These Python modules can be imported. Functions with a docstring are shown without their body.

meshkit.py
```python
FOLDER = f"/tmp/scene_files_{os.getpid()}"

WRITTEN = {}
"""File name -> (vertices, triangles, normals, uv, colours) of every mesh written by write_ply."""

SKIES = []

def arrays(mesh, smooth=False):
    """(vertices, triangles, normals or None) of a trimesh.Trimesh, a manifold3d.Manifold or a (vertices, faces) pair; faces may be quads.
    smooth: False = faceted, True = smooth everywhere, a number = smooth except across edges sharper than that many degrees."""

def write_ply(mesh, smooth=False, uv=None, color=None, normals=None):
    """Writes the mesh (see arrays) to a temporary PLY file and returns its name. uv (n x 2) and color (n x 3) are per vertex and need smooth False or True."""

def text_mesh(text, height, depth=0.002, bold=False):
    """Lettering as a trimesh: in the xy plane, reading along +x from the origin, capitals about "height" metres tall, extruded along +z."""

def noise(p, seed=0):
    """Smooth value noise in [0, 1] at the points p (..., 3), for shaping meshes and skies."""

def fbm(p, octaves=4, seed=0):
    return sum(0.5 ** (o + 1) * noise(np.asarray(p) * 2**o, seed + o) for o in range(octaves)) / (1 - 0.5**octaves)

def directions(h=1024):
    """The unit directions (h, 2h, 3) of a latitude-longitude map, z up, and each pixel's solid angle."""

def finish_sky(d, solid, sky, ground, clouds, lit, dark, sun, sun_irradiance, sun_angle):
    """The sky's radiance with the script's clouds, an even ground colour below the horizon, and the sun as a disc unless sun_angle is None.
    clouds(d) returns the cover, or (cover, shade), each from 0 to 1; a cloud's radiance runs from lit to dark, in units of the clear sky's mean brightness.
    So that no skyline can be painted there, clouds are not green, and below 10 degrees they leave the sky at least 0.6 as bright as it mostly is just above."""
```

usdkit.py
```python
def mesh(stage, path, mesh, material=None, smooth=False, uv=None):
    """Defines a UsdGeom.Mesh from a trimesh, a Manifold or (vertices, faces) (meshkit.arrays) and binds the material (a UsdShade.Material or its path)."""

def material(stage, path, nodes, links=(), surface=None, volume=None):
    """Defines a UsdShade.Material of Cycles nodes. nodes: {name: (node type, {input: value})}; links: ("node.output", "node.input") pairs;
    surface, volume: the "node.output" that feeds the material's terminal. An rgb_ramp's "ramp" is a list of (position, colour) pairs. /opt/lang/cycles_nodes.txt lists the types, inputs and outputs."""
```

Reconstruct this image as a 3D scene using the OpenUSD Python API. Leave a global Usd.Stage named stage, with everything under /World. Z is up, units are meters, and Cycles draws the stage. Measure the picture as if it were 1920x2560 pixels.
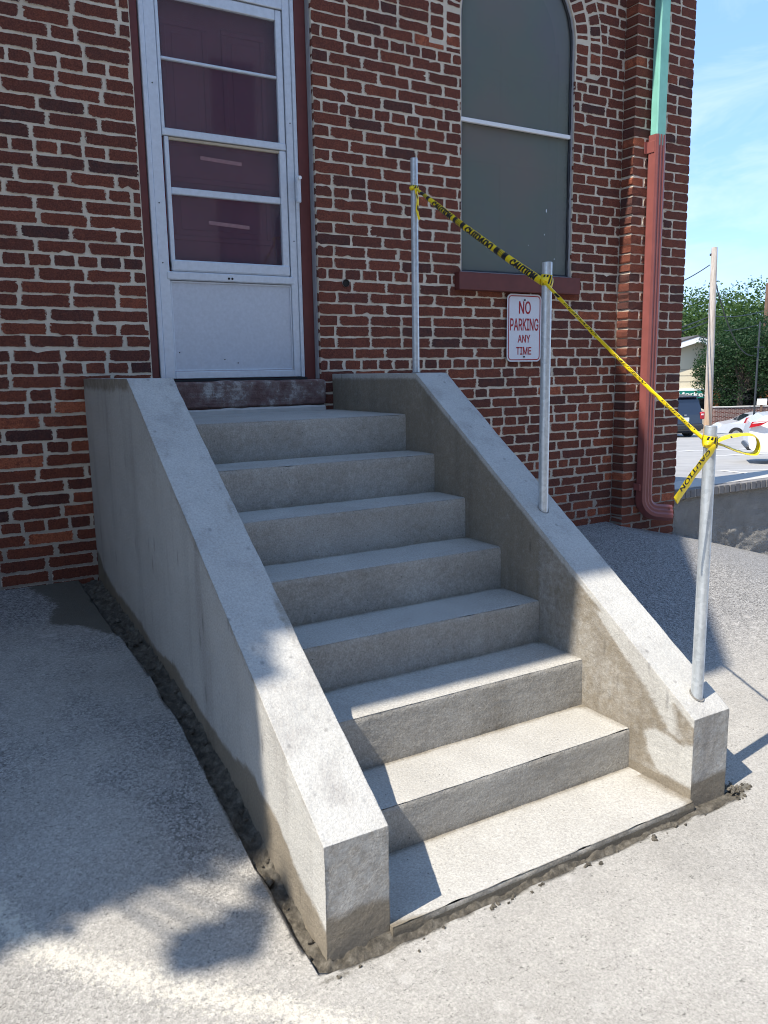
import math, random
import numpy as np, trimesh, manifold3d, usdkit, meshkit
from shapely.geometry import Polygon, box as sbox, Point, LineString
from shapely import affinity, ops
from pxr import Usd, UsdGeom, UsdShade, UsdLux, Gf, Sdf, Vt

random.seed(7); RNG = np.random.default_rng(7)
stage = Usd.Stage.CreateInMemory()
UsdGeom.SetStageUpAxis(stage, UsdGeom.Tokens.z); UsdGeom.SetStageMetersPerUnit(stage, 1.0)
UsdGeom.Xform.Define(stage, '/World'); UsdGeom.Scope.Define(stage, '/World/Looks')
T = Sdf.ValueTypeNames

# ------------------------------------------------------------------ camera, sky, sun, exposure
CAM = np.array([-1.2653, -4.495, 1.5432])
CR = np.array([[0.85985217, -0.51027388, -0.01657769], [0.10159346, 0.13919126, 0.98504039], [0.50033291, 0.84867329, -0.17152440]])
cam = UsdGeom.Camera.Define(stage, '/World/camera')
mtx = np.eye(4); mtx[0, :3] = CR[0]; mtx[1, :3] = CR[1]; mtx[2, :3] = -CR[2]; mtx[3, :3] = CAM
cam.AddTransformOp().Set(Gf.Matrix4d(*mtx.ravel().tolist()))
cam.CreateHorizontalApertureAttr(36.0); cam.CreateVerticalApertureAttr(48.0)
cam.CreateFocalLengthAttr(36.0 * 2033.279 / 1920.0)
cam.CreateClippingRangeAttr(Gf.Vec2f(0.05, 3000.0))
cam.CreateExposureAttr(2.08)
SUN_EL, SUN_AZ = math.radians(56.6), math.radians(8.4)
TRAVEL = np.array([math.cos(SUN_EL) * math.cos(SUN_AZ), math.cos(SUN_EL) * math.sin(SUN_AZ), -math.sin(SUN_EL)])
TO_SUN = -TRAVEL
SUN_ROT = math.atan2(TO_SUN[0], TO_SUN[1])
sun = UsdLux.DistantLight.Define(stage, '/World/sun')
sun.CreateNormalizeAttr(True); sun.CreateIntensityAttr(0.50); sun.CreateAngleAttr(0.5); sun.CreateColorAttr(Gf.Vec3f(1.0, 0.93, 0.82))
zc = TO_SUN; xc = np.cross([0, 0, 1.0], zc); xc /= np.linalg.norm(xc); yc = np.cross(zc, xc)
ms = np.eye(4); ms[0, :3] = xc; ms[1, :3] = yc; ms[2, :3] = zc
sun.AddTransformOp().Set(Gf.Matrix4d(*ms.ravel().tolist()))
sky = UsdLux.DomeLight.Define(stage, '/World/sky'); sky.CreateIntensityAttr(1.0)
skymat = usdkit.material(stage, '/World/Looks/sky', {
    'tc': ('texture_coordinate', {}),
    'mp': ('mapping', {'scale': (1.2, 3.0, 7.0), 'rotation': (0.0, 0.35, 0.5)}),
    'no': ('noise_texture', {'scale': 2.2, 'detail': 9, 'roughness': 0.62, 'distortion': 0.6}),
    'mr': ('map_range', {'from_min': 0.46, 'from_max': 0.80, 'to_min': 0.0, 'to_max': 0.6, 'clamp': True}),
    'sk': ('sky_texture', {'sky_type': 'single_scattering', 'sun_disc': False, 'sun_elevation': SUN_EL, 'sun_rotation': SUN_ROT, 'air_density': 0.8, 'aerosol_density': 0.2, 'ozone_density': 1.2}),
    'bl': ('mix_color', {'fac': 0.82, 'b': (0.47, 0.90, 1.75)}),
    'mx': ('mix_color', {'b': (1.6, 1.85, 2.3)}),
    'bg': ('background_shader', {'strength': 0.15})},
    [('tc.generated', 'mp.vector'), ('mp.vector', 'no.vector'), ('no.fac', 'mr.value'), ('mr.result', 'mx.fac'), ('sk.color', 'bl.a'), ('bl.result', 'mx.a'), ('mx.result', 'bg.color')], surface='bg.background')
UsdShade.MaterialBindingAPI.Apply(sky.GetPrim()).Bind(skymat)

# ------------------------------------------------------------------ helpers
_used = {}
def numbered(parent, name):
    k = (parent, name); n = _used.get(k, 0); _used[k] = n + 1
    return f'{parent}/{name}' if n == 0 else f'{parent}/{name}_{n:03d}'
def tag(p, label=None, cat=None, group=None, kind=None):
    p = p.GetPrim() if hasattr(p, 'GetPrim') else p
    for k, v in (('label', label), ('category', cat), ('group', group), ('kind', kind)):
        if v: p.SetCustomDataByKey(k, v)
    return p
def path_of(parent):
    return '/World' if parent is None else (parent if isinstance(parent, str) else str(parent.GetPath()))
def put(name, mesh, mat, parent=None, smooth=False, prim=None, **kw):
    m = usdkit.mesh(stage, numbered(path_of(parent), name), mesh, mat, smooth)
    if prim:
        for k, val in prim.items():
            val = np.asarray(val, np.float32)
            pv = UsdGeom.PrimvarsAPI(m).CreatePrimvar(k, T.FloatArray, 'constant' if val.size == 1 else 'vertex')
            pv.Set(Vt.FloatArray.FromNumpy(val.ravel()))
    if kw: tag(m, **kw)
    return m
def thing(name, label=None, cat=None, loc=(0, 0, 0), rz=0.0, group=None, kind=None, parent=None):
    x = UsdGeom.Xform.Define(stage, numbered(path_of(parent), name))
    if any(loc): x.AddTranslateOp().Set(Gf.Vec3d(*map(float, loc)))
    if rz: x.AddRotateZOp().Set(float(rz))
    tag(x, label, cat, group, kind)
    return x
def cat(ms):
    vs, fs, o = [], [], 0
    for m in ms:
        if hasattr(m, 'to_mesh'):
            q = m.to_mesh(); v, f = q.vert_properties[:, :3], q.tri_verts
        elif isinstance(m, trimesh.Trimesh): v, f = m.vertices, m.faces
        else: v, f = m
        f = np.asarray(f)
        if f.shape[1] == 4: f = np.vstack([f[:, [0, 1, 2]], f[:, [0, 2, 3]]])
        vs.append(np.asarray(v, float)); fs.append(f + o); o += len(v)
    return np.vstack(vs), np.vstack(fs)
def bx(x0, x1, y0, y1, z0, z1, b=0.0):
    """box with chamfered edges"""
    if b <= 0:
        m = trimesh.creation.box(bounds=[[min(x0, x1), min(y0, y1), min(z0, z1)], [max(x0, x1), max(y0, y1), max(z0, z1)]])
        return m.vertices, m.faces
    lo, hi = np.minimum([x0, y0, z0], [x1, y1, z1]), np.maximum([x0, y0, z0], [x1, y1, z1])
    pts = []
    for ax in range(3):
        for sx in (0, 1):
            for sy in (0, 1):
                for sz in (0, 1):
                    s = (sx, sy, sz); p = []
                    for k in range(3):
                        base = hi[k] if s[k] else lo[k]
                        p.append(base if k == ax else base + (-b if s[k] else b))
                    pts.append(p)
    h = trimesh.convex.convex_hull(np.array(pts)); return h.vertices, h.faces
def tube(pts, r, n=10, caps=True):
    pts = np.asarray(pts, float); m = len(pts)
    r = np.full(m, r) if np.ndim(r) == 0 else np.asarray(r)
    a = np.linspace(0, 2 * np.pi, n, endpoint=False)
    return sweep(np.c_[np.cos(a), np.sin(a)], pts, scale=r, caps=caps)
def sweep(sec, path, scale=None, start=None, caps=True, twist=None):
    """section (n,2) carried along the path with a parallel-transported frame"""
    path = np.asarray(path, float); m = len(path); n = len(sec)
    tg = np.gradient(path, axis=0); tg /= np.linalg.norm(tg, axis=1, keepdims=True)
    a = np.array(start, float) if start is not None else np.cross(tg[0], [0, 0, 1.0] if abs(tg[0][2]) < .9 else [1.0, 0, 0])
    V = []
    for i in range(m):
        a = a - tg[i] * (a @ tg[i]); a /= np.linalg.norm(a); b = np.cross(tg[i], a)
        s = 1.0 if scale is None else scale[i]
        aa, bb = a, b
        if twist is not None:
            c, q = np.cos(twist[i]), np.sin(twist[i]); aa, bb = c * a + q * b, -q * a + c * b
        V.append(path[i] + s * (sec[:, :1] * aa + sec[:, 1:2] * bb))
    V = np.vstack(V); F = []
    for i in range(m - 1):
        for j in range(n):
            k = (j + 1) % n
            F.append([i * n + j, i * n + k, (i + 1) * n + k]); F.append([i * n + j, (i + 1) * n + k, (i + 1) * n + j])
    if caps:
        c0, c1 = len(V), len(V) + 1
        V = np.vstack([V, path[:1], path[-1:]])
        for j in range(n):
            k = (j + 1) % n
            F.append([c0, k, j]); F.append([c1, (m - 1) * n + j, (m - 1) * n + k])
    return V, np.array(F)
def extrude(poly, y0, y1):
    """shapely polygon in (x, z) given thickness along y"""
    out = []
    for g in getattr(poly, 'geoms', [poly]):
        m = trimesh.creation.extrude_polygon(g, abs(y1 - y0), engine='earcut')
        v = m.vertices; v = np.c_[v[:, 0], max(y0, y1) - v[:, 2], v[:, 1]]; out.append((v, m.faces))
    return cat(out)
def fbm(p, s, oct=4, seed=0): return meshkit.fbm(np.asarray(p) * s, oct, seed) - 0.5
def word(text, height, width=None, depth=0.0006, bold=False):
    m = meshkit.text_mesh(text, height, depth, bold); v = m.vertices.copy()
    if width: v[:, 0] = (v[:, 0] - v[:, 0].min()) * width / np.ptp(v[:, 0])
    return v, m.faces
def xf(m, R=None, t=(0, 0, 0)):
    v = np.asarray(m[0], float)
    if R is not None: v = v @ np.asarray(R).T
    return v + np.asarray(t), m[1]
def rotz(deg):
    c, s = math.cos(math.radians(deg)), math.sin(math.radians(deg)); return np.array([[c, -s, 0], [s, c, 0], [0, 0, 1.0]])
def fine(m, size, amp=0.0, s=6.0, seed=0, oct=4):
    """subdivides to the given edge length and roughens along the surface normals"""
    tm = trimesh.Trimesh(*m, process=False); tm.merge_vertices()
    v, f = trimesh.remesh.subdivide_to_size(tm.vertices, tm.faces, size)
    tm = trimesh.Trimesh(v, f, process=False); tm.merge_vertices()
    if amp: tm.vertices = tm.vertices + tm.vertex_normals * (2 * amp * fbm(tm.vertices, s, oct, seed))[:, None]
    return tm

def split(V, F, deg=35):
    """vertices doubled along sharp edges, so that masks and normals can be set per vertex"""
    return trimesh.graph.smooth_shade(trimesh.Trimesh(V, F, process=False), angle=math.radians(deg), facet_minarea=None)

# ------------------------------------------------------------------ materials
LK = '/World/Looks/'
def mat(name, nodes, links, surface='p.BSDF'):
    for k, (kind, i) in nodes.items():
        if kind == 'map_range': i.setdefault('clamp', True)
    return usdkit.material(stage, LK + name, nodes, links, surface=surface)
def plain(name, color, rough=0.6, metal=0.0, var=0.15, scale=20.0, bump=0.0, bscale=200.0, spec=0.5, **kw):
    c = np.array(color)
    nodes = {'g': ('geometry', {}), 'n': ('noise_texture', {'scale': scale, 'detail': 6, 'roughness': 0.65}),
             'r': ('rgb_ramp', {'ramp': [(0.25, tuple(c * (1 - var))), (0.75, tuple(np.minimum(c * (1 + var), 1)))]}),
             'p': ('principled_bsdf', {'roughness': rough, 'metallic': metal, 'specular_ior_level': spec, **kw})}
    links = [('g.position', 'n.vector'), ('n.fac', 'r.fac'), ('r.color', 'p.base_color')]
    if bump:
        nodes['bn'] = ('noise_texture', {'scale': bscale, 'detail': 4}); nodes['bp'] = ('bump', {'strength': 1.0, 'distance': bump})
        links += [('g.position', 'bn.vector'), ('bn.fac', 'bp.height'), ('bp.normal', 'p.normal')]
    return mat(name, nodes, links)

def concrete(name, lo, hi, damp_shade_col, seed_off=(0, 0, 0), pits=True, streak=0.0, bump=0.0016, grain=0.25, bev=0.006, lim=(0.36, 0.64)):
    nodes = {'g': ('geometry', {}), 'mp': ('mapping', {'location': seed_off}),
        'n1': ('noise_texture', {'scale': 3.2, 'detail': 9, 'roughness': 0.62, 'distortion': 0.4}),
        'r1': ('rgb_ramp', {'ramp': [(0.28, lo), (0.5, tuple((np.array(lo) + np.array(hi)) / 2)), (0.72, hi)]}),
        'n2': ('noise_texture', {'scale': 140.0, 'detail': 4, 'roughness': 0.7}),
        'r2': ('map_range', {'from_min': 0.25, 'from_max': 0.75, 'to_min': 1 - grain, 'to_max': 1 + grain}),
        'm2': ('mix_color', {'blend_type': 'multiply', 'fac': 1.0, 'use_clamp': False}),
        'da': ('attribute', {'attribute': 'damp'}), 'n3': ('noise_texture', {'scale': 30.0, 'detail': 7, 'roughness': 0.7}),  # damp mask, also carrying painted shade of front faces and risers
        'n3m': ('math', {'math_type': 'multiply_add', 'value2': 0.6, 'value3': -0.3}),
        'ds': ('math', {'math_type': 'add'}), 'dr': ('map_range', {'range_type': 'smoothstep', 'from_min': lim[0], 'from_max': lim[1]}),
        'dm': ('mix_color', {'blend_type': 'multiply', 'b': damp_shade_col}),
        'n4': ('noise_texture', {'scale': 300.0, 'detail': 3}), 'n5': ('noise_texture', {'scale': 62.0, 'detail': 7, 'roughness': 0.62}),
        'b1': ('bump', {'strength': 0.8, 'distance': bump}), 'b2': ('bump', {'strength': 0.7, 'distance': bump * 3.4}),
        'p': ('principled_bsdf', {'roughness': 0.85, 'specular_ior_level': 0.3})}
    links = [('g.position', 'mp.vector'), ('mp.vector', 'n1.vector'), ('mp.vector', 'n2.vector'), ('mp.vector', 'n3.vector'), ('mp.vector', 'n4.vector'), ('mp.vector', 'n5.vector'),
        ('n1.fac', 'r1.fac'), ('n2.fac', 'r2.value'), ('r1.color', 'm2.a'), ('r2.result', 'm2.b'),
        ('n3.fac', 'n3m.value1'), ('n3m.value', 'ds.value1'), ('da.fac', 'ds.value2'), ('ds.value', 'dr.value'), ('dr.result', 'dm.fac'),
        ('n5.fac', 'b2.height'), ('b2.normal', 'b1.normal'), ('n4.fac', 'b1.height'), ('b1.normal', 'p.normal')]
    last = 'm2.result'
    if bev:
        nodes['bv'] = ('bevel', {'radius': bev, 'samples': 4}); links.append(('bv.bevel', 'b2.normal'))
    if pits:
        nodes.update({'v': ('voronoi_texture', {'scale': 26.0, 'randomness': 1.0}), 'vr': ('map_range', {'from_min': 0.04, 'from_max': 0.075, 'to_min': 0.25, 'to_max': 1.0}),
                      'vm': ('mix_color', {'blend_type': 'multiply', 'fac': 1.0})})
        links += [('mp.vector', 'v.vector'), ('v.distance', 'vr.value'), (last, 'vm.a'), ('vr.result', 'vm.b')]; last = 'vm.result'
    if streak:
        nodes.update({'sm': ('mapping', {'scale': (9.0, 9.0, 0.8)}), 'sn': ('noise_texture', {'scale': 1.0, 'detail': 6, 'roughness': 0.6}),
                      'sr': ('map_range', {'from_min': 0.5, 'from_max': 0.72, 'to_min': 0.0, 'to_max': streak}), 'sx': ('mix_color', {'blend_type': 'multiply', 'b': (0.62, 0.60, 0.60)}),
                      'km': ('mapping', {'scale': (16.0, 16.0, 3.2)}), 'kn': ('voronoi_texture', {'scale': 1.0, 'randomness': 1.0}),
                      'kr': ('map_range', {'from_min': 0.05, 'from_max': 0.16, 'to_min': 0.55, 'to_max': 0.0}), 'kx': ('mix_color', {'blend_type': 'multiply', 'b': (0.42, 0.42, 0.43)})})
        links += [('g.position', 'sm.vector'), ('sm.vector', 'sn.vector'), ('sn.fac', 'sr.value'), ('sr.result', 'sx.fac'), (last, 'sx.a'),
                  ('g.position', 'km.vector'), ('km.vector', 'kn.vector'), ('kn.distance', 'kr.value'), ('kr.result', 'kx.fac'), ('sx.result', 'kx.a')]; last = 'kx.result'
    links += [(last, 'dm.a'), ('dm.result', 'p.base_color')]
    return mat(name, nodes, links)

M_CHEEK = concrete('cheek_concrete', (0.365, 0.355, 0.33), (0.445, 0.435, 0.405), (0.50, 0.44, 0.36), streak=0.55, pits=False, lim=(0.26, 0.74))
M_STEP = concrete('step_concrete', (0.32, 0.305, 0.275), (0.41, 0.395, 0.36), (0.46, 0.41, 0.335), seed_off=(3.1, 5.2, 1.7), grain=0.34, bev=0.005, lim=(0.08, 0.92))

BR = [(0.0, (0.056, 0.029, 0.027)), (0.2, (0.086, 0.034, 0.027)), (0.5, (0.122, 0.040, 0.027)), (0.78, (0.162, 0.050, 0.030)), (0.93, (0.22, 0.064, 0.035)), (1.0, (0.31, 0.095, 0.048))]
M_BRICK = mat('fired_brick', {
    'g': ('geometry', {}), 'a': ('attribute', {'attribute': 'tone'}),
    'n': ('noise_texture', {'scale': 22.0, 'detail': 7, 'roughness': 0.7}), 'nm': ('math', {'math_type': 'multiply_add', 'value2': 0.8, 'value3': -0.4}),
    'ad': ('math', {'math_type': 'add'}), 'r': ('rgb_ramp', {'ramp': BR}),
    'w': ('noise_texture', {'scale': 55.0, 'detail': 8, 'roughness': 0.75}), 'wr': ('map_range', {'from_min': 0.64, 'from_max': 0.80, 'to_min': 0.0, 'to_max': 0.35}),
    'wx': ('mix_color', {'b': (0.33, 0.27, 0.24)}),
    'd': ('noise_texture', {'scale': 160.0, 'detail': 5, 'roughness': 0.7}), 'dr': ('map_range', {'from_min': 0.3, 'from_max': 0.66, 'to_min': 0.5, 'to_max': 1.45}),
    'dx': ('mix_color', {'blend_type': 'multiply', 'fac': 1.0}),
    'ea': ('attribute', {'attribute': 'edge'}), 'en': ('noise_texture', {'scale': 75.0, 'detail': 6, 'roughness': 0.7}), 'em': ('math', {'math_type': 'multiply_add', 'value2': 0.42, 'value3': -0.21}), 'es': ('math', {'math_type': 'add'}), 'er': ('map_range', {'from_min': 0.965, 'from_max': 1.0}), 'ex': ('mix_color', {'b': (0.50, 0.44, 0.36)}),
    'bn': ('noise_texture', {'scale': 95.0, 'detail': 8, 'roughness': 0.75}), 'b': ('bump', {'strength': 1.0, 'distance': 0.004}),
    'p': ('principled_bsdf', {'roughness': 0.9, 'specular_ior_level': 0.25})},
    [('g.position', 'n.vector'), ('g.position', 'w.vector'), ('g.position', 'd.vector'), ('g.position', 'bn.vector'), ('n.fac', 'nm.value1'), ('nm.value', 'ad.value1'), ('a.fac', 'ad.value2'), ('ad.value', 'r.fac'),
     ('w.fac', 'wr.value'), ('wr.result', 'wx.fac'), ('r.color', 'wx.a'), ('d.fac', 'dr.value'), ('wx.result', 'dx.a'), ('dr.result', 'dx.b'), ('g.position', 'en.vector'), ('en.fac', 'em.value1'), ('em.value', 'es.value1'), ('ea.fac', 'es.value2'), ('es.value', 'er.value'), ('er.result', 'ex.fac'), ('dx.result', 'ex.a'), ('ex.result', 'p.base_color'), ('bn.fac', 'b.height'), ('b.normal', 'p.normal')])
M_MORTAR = mat('lime_mortar', {
    'g': ('geometry', {}), 'n': ('noise_texture', {'scale': 5.0, 'detail': 8, 'roughness': 0.7}),
    'r': ('rgb_ramp', {'ramp': [(0.3, (0.48, 0.42, 0.335)), (0.52, (0.60, 0.53, 0.43)), (0.75, (0.67, 0.60, 0.50))]}),
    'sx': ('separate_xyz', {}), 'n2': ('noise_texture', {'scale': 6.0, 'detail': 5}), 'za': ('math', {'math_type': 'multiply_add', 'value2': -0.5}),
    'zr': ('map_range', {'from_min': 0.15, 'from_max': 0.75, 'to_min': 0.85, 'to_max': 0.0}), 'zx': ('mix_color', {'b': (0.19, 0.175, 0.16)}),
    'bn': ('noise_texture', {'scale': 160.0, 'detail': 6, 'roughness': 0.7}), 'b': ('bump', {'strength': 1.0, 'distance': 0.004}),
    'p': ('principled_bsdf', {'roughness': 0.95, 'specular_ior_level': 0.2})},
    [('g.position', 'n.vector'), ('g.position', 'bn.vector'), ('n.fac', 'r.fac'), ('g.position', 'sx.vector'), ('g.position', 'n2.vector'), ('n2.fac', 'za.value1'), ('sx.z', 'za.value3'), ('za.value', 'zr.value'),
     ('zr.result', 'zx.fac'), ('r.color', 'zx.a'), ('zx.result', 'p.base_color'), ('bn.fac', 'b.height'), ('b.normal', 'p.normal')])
def brick_wall_mat(name, c1, c2, mortar, axis='xz', bw=0.22, rh=0.072):
    return mat(name, {'g': ('geometry', {}), 's': ('separate_xyz', {}), 'c': ('combine_xyz', {}), 'b': ('brick_texture', {'color1': c1, 'color2': c2, 'mortar': mortar, 'scale': 1.0, 'mortar_size': 0.008, 'brick_width': bw, 'row_height': rh, 'bias': -0.2}),
        'n': ('noise_texture', {'scale': 6.0, 'detail': 6}), 'nr': ('map_range', {'from_min': 0.3, 'from_max': 0.7, 'to_min': 0.7, 'to_max': 1.25}), 'm': ('mix_color', {'blend_type': 'multiply', 'fac': 1.0}),
        'bp': ('bump', {'strength': 0.6, 'distance': 0.006, 'invert': True}), 'p': ('principled_bsdf', {'roughness': 0.9})},
        [('g.position', 's.vector'), ('g.position', 'n.vector'), ('s.' + axis[0], 'c.x'), ('s.' + axis[1], 'c.y'), ('c.vector', 'b.vector'), ('b.color', 'm.a'), ('n.fac', 'nr.value'), ('nr.result', 'm.b'), ('m.result', 'p.base_color'), ('b.fac', 'bp.height'), ('bp.normal', 'p.normal')])
M_BRICK_FAR = brick_wall_mat('distant_brick', (0.13, 0.042, 0.03), (0.08, 0.03, 0.025), (0.36, 0.33, 0.29), 'xz')
M_BRICK_SIDE = brick_wall_mat('side_brick', (0.13, 0.042, 0.03), (0.08, 0.03, 0.025), (0.36, 0.33, 0.29), 'yz')

M_BOUNCE = plain('pale_bounce_wall', (0.62, 0.57, 0.48), 0.9, var=0.08, scale=3)  # wing wall kept pale to bounce fill light on stairs and facade
M_DUN = plain('dun_backdrop_wall', (0.30, 0.24, 0.20), 0.9, var=0.12, scale=3)
M_RED = plain('oxide_red_paint', (0.115, 0.026, 0.022), 0.55, var=0.2, scale=12, bump=0.0006, bscale=60)
M_RED_PIPE = plain('red_gutter_paint', (0.235, 0.075, 0.066), 0.42, var=0.14, scale=9, bump=0.0004, bscale=80)
M_TEAL = plain('teal_gutter_paint', (0.19, 0.46, 0.38), 0.42, var=0.12, scale=9, bump=0.0003, bscale=80)
M_ALU = plain('anodised_aluminium', (0.58, 0.62, 0.67), 0.42, metal=0.3, var=0.10, scale=35, bump=0.0002, bscale=300)
M_ALU_PANEL = plain('aluminium_kick_panel', (0.50, 0.53, 0.58), 0.5, metal=0.25, var=0.10, scale=60, bump=0.0003, bscale=400)
M_DARK = plain('dark_gap', (0.012, 0.012, 0.014), 0.8, var=0.2)
M_CAULK = plain('black_caulk', (0.012, 0.013, 0.016), 0.45, var=0.3, scale=60, bump=0.002, bscale=40)
M_WHITE = plain('white_paint', (0.72, 0.73, 0.74), 0.5, var=0.06)
M_MAROON = plain('maroon_door_paint', (0.38, 0.085, 0.105), 0.5, var=0.1, scale=8)
M_PAPER = plain('tape_residue', (0.24, 0.13, 0.14), 0.8, var=0.25, scale=80)
M_HOLE = plain('hole_inside', (0.01, 0.009, 0.008), 0.9)
M_STONE = mat('brownstone', {'g': ('geometry', {}), 'n': ('noise_texture', {'scale': 7.0, 'detail': 9, 'roughness': 0.7}), 'r': ('rgb_ramp', {'ramp': [(0.3, (0.055, 0.038, 0.035)), (0.45, (0.125, 0.065, 0.056)), (0.54, (0.17, 0.12, 0.105)), (0.62, (0.36, 0.33, 0.30))]}),
    'm': ('mapping', {'scale': (3, 3, 40)}), 'w': ('noise_texture', {'scale': 2.0, 'detail': 5}), 'b': ('bump', {'strength': 0.9, 'distance': 0.006}), 'n3': ('noise_texture', {'scale': 120.0, 'detail': 5}), 'b2': ('bump', {'strength': 0.8, 'distance': 0.003}), 'p': ('principled_bsdf', {'roughness': 0.85})},
    [('g.position', 'n.vector'), ('n.fac', 'r.fac'), ('r.color', 'p.base_color'), ('g.position', 'm.vector'), ('m.vector', 'w.vector'), ('w.fac', 'b.height'), ('g.position', 'n3.vector'), ('n3.fac', 'b2.height'), ('b.normal', 'b2.normal'), ('b2.normal', 'p.normal')])
M_PANE = mat('storm_glass', {'t': ('transparent_bsdf', {'color': (0.86, 0.86, 0.90)}), 'g': ('glossy_bsdf', {'color': (0.9, 0.92, 1.0), 'roughness': 0.03}), 'f': ('fresnel', {'IOR': 1.5}),
    'd': ('diffuse_bsdf', {'color': (0.15, 0.145, 0.18)}), 'md': ('mix_closure', {'fac': 0.09}), 'm': ('mix_closure', {})},
    [('t.BSDF', 'md.closure1'), ('d.BSDF', 'md.closure2'), ('f.fac', 'm.fac'), ('md.closure', 'm.closure1'), ('g.BSDF', 'm.closure2')], surface='m.closure')
M_GLAZE = mat('hazy_acrylic', {'g': ('geometry', {}), 'n': ('noise_texture', {'scale': 1.5, 'detail': 2}), 'r': ('rgb_ramp', {'ramp': [(0.3, (0.17, 0.145, 0.122)), (0.5, (0.135, 0.145, 0.120)), (0.7, (0.14, 0.135, 0.13))]}),
    'n2': ('noise_texture', {'scale': 90.0, 'detail': 5, 'roughness': 0.7}), 'r2': ('map_range', {'to_min': 0.10, 'to_max': 0.34}), 'p': ('principled_bsdf', {'specular_ior_level': 0.5}), 't': ('transparent_bsdf', {'color': (0.9, 0.92, 0.9)}), 'm': ('mix_closure', {'fac': 0.42})},
    [('g.position', 'n.vector'), ('n.fac', 'r.fac'), ('r.color', 'p.base_color'), ('g.position', 'n2.vector'), ('n2.fac', 'r2.value'), ('r2.result', 'p.roughness'), ('p.BSDF', 'm.closure1'), ('t.BSDF', 'm.closure2')], surface='m.closure')
M_OLDGLASS = plain('old_green_glass', (0.10, 0.15, 0.12), 0.15, var=0.35, scale=4)
M_OLDSASH = plain('old_sash_wood', (0.16, 0.10, 0.08), 0.7, var=0.15)
M_GALV = mat('galvanised_steel', {'g': ('geometry', {}), 'v': ('voronoi_texture', {'scale': 75.0}), 'vb': ('rgb_to_bw', {}), 'm': ('mapping', {'scale': (60, 60, 3)}), 'n': ('noise_texture', {'scale': 1.0, 'detail': 6, 'roughness': 0.7}),
    'r': ('rgb_ramp', {'ramp': [(0.3, (0.40, 0.43, 0.45)), (0.55, (0.50, 0.535, 0.56)), (0.8, (0.58, 0.61, 0.63))]}), 'vm': ('mix_color', {'blend_type': 'overlay', 'fac': 0.15}), 'rr': ('map_range', {'to_min': 0.22, 'to_max': 0.55}), 'p': ('principled_bsdf', {'metallic': 0.5})},
    [('g.position', 'v.vector'), ('g.position', 'm.vector'), ('m.vector', 'n.vector'), ('n.fac', 'r.fac'), ('r.color', 'vm.a'), ('v.color', 'vb.color'), ('vb.val', 'vm.b'), ('vm.result', 'p.base_color'), ('n.fac', 'rr.value'), ('rr.result', 'p.roughness')])
M_YELLOW = mat('yellow_barrier_film', {'d': ('principled_bsdf', {'base_color': (0.86, 0.66, 0.012), 'roughness': 0.32}), 't': ('translucent_bsdf', {'color': (0.86, 0.66, 0.03)}), 'm': ('mix_closure', {'fac': 0.2})}, [('d.BSDF', 'm.closure1'), ('t.BSDF', 'm.closure2')], surface='m.closure')
M_BLACKINK = plain('black_ink', (0.012, 0.012, 0.012), 0.35, var=0.1)
M_SIGNW = plain('reflective_sign_face', (0.60, 0.62, 0.66), 0.4, var=0.05, scale=120)
M_SIGNR = plain('sign_red', (0.30, 0.012, 0.022), 0.4, var=0.08)
M_BOLT = plain('bolt_steel', (0.05, 0.055, 0.06), 0.5, metal=0.5)
M_ORANGE = plain('orange_fragment', (0.5, 0.12, 0.05), 0.9)

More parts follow.
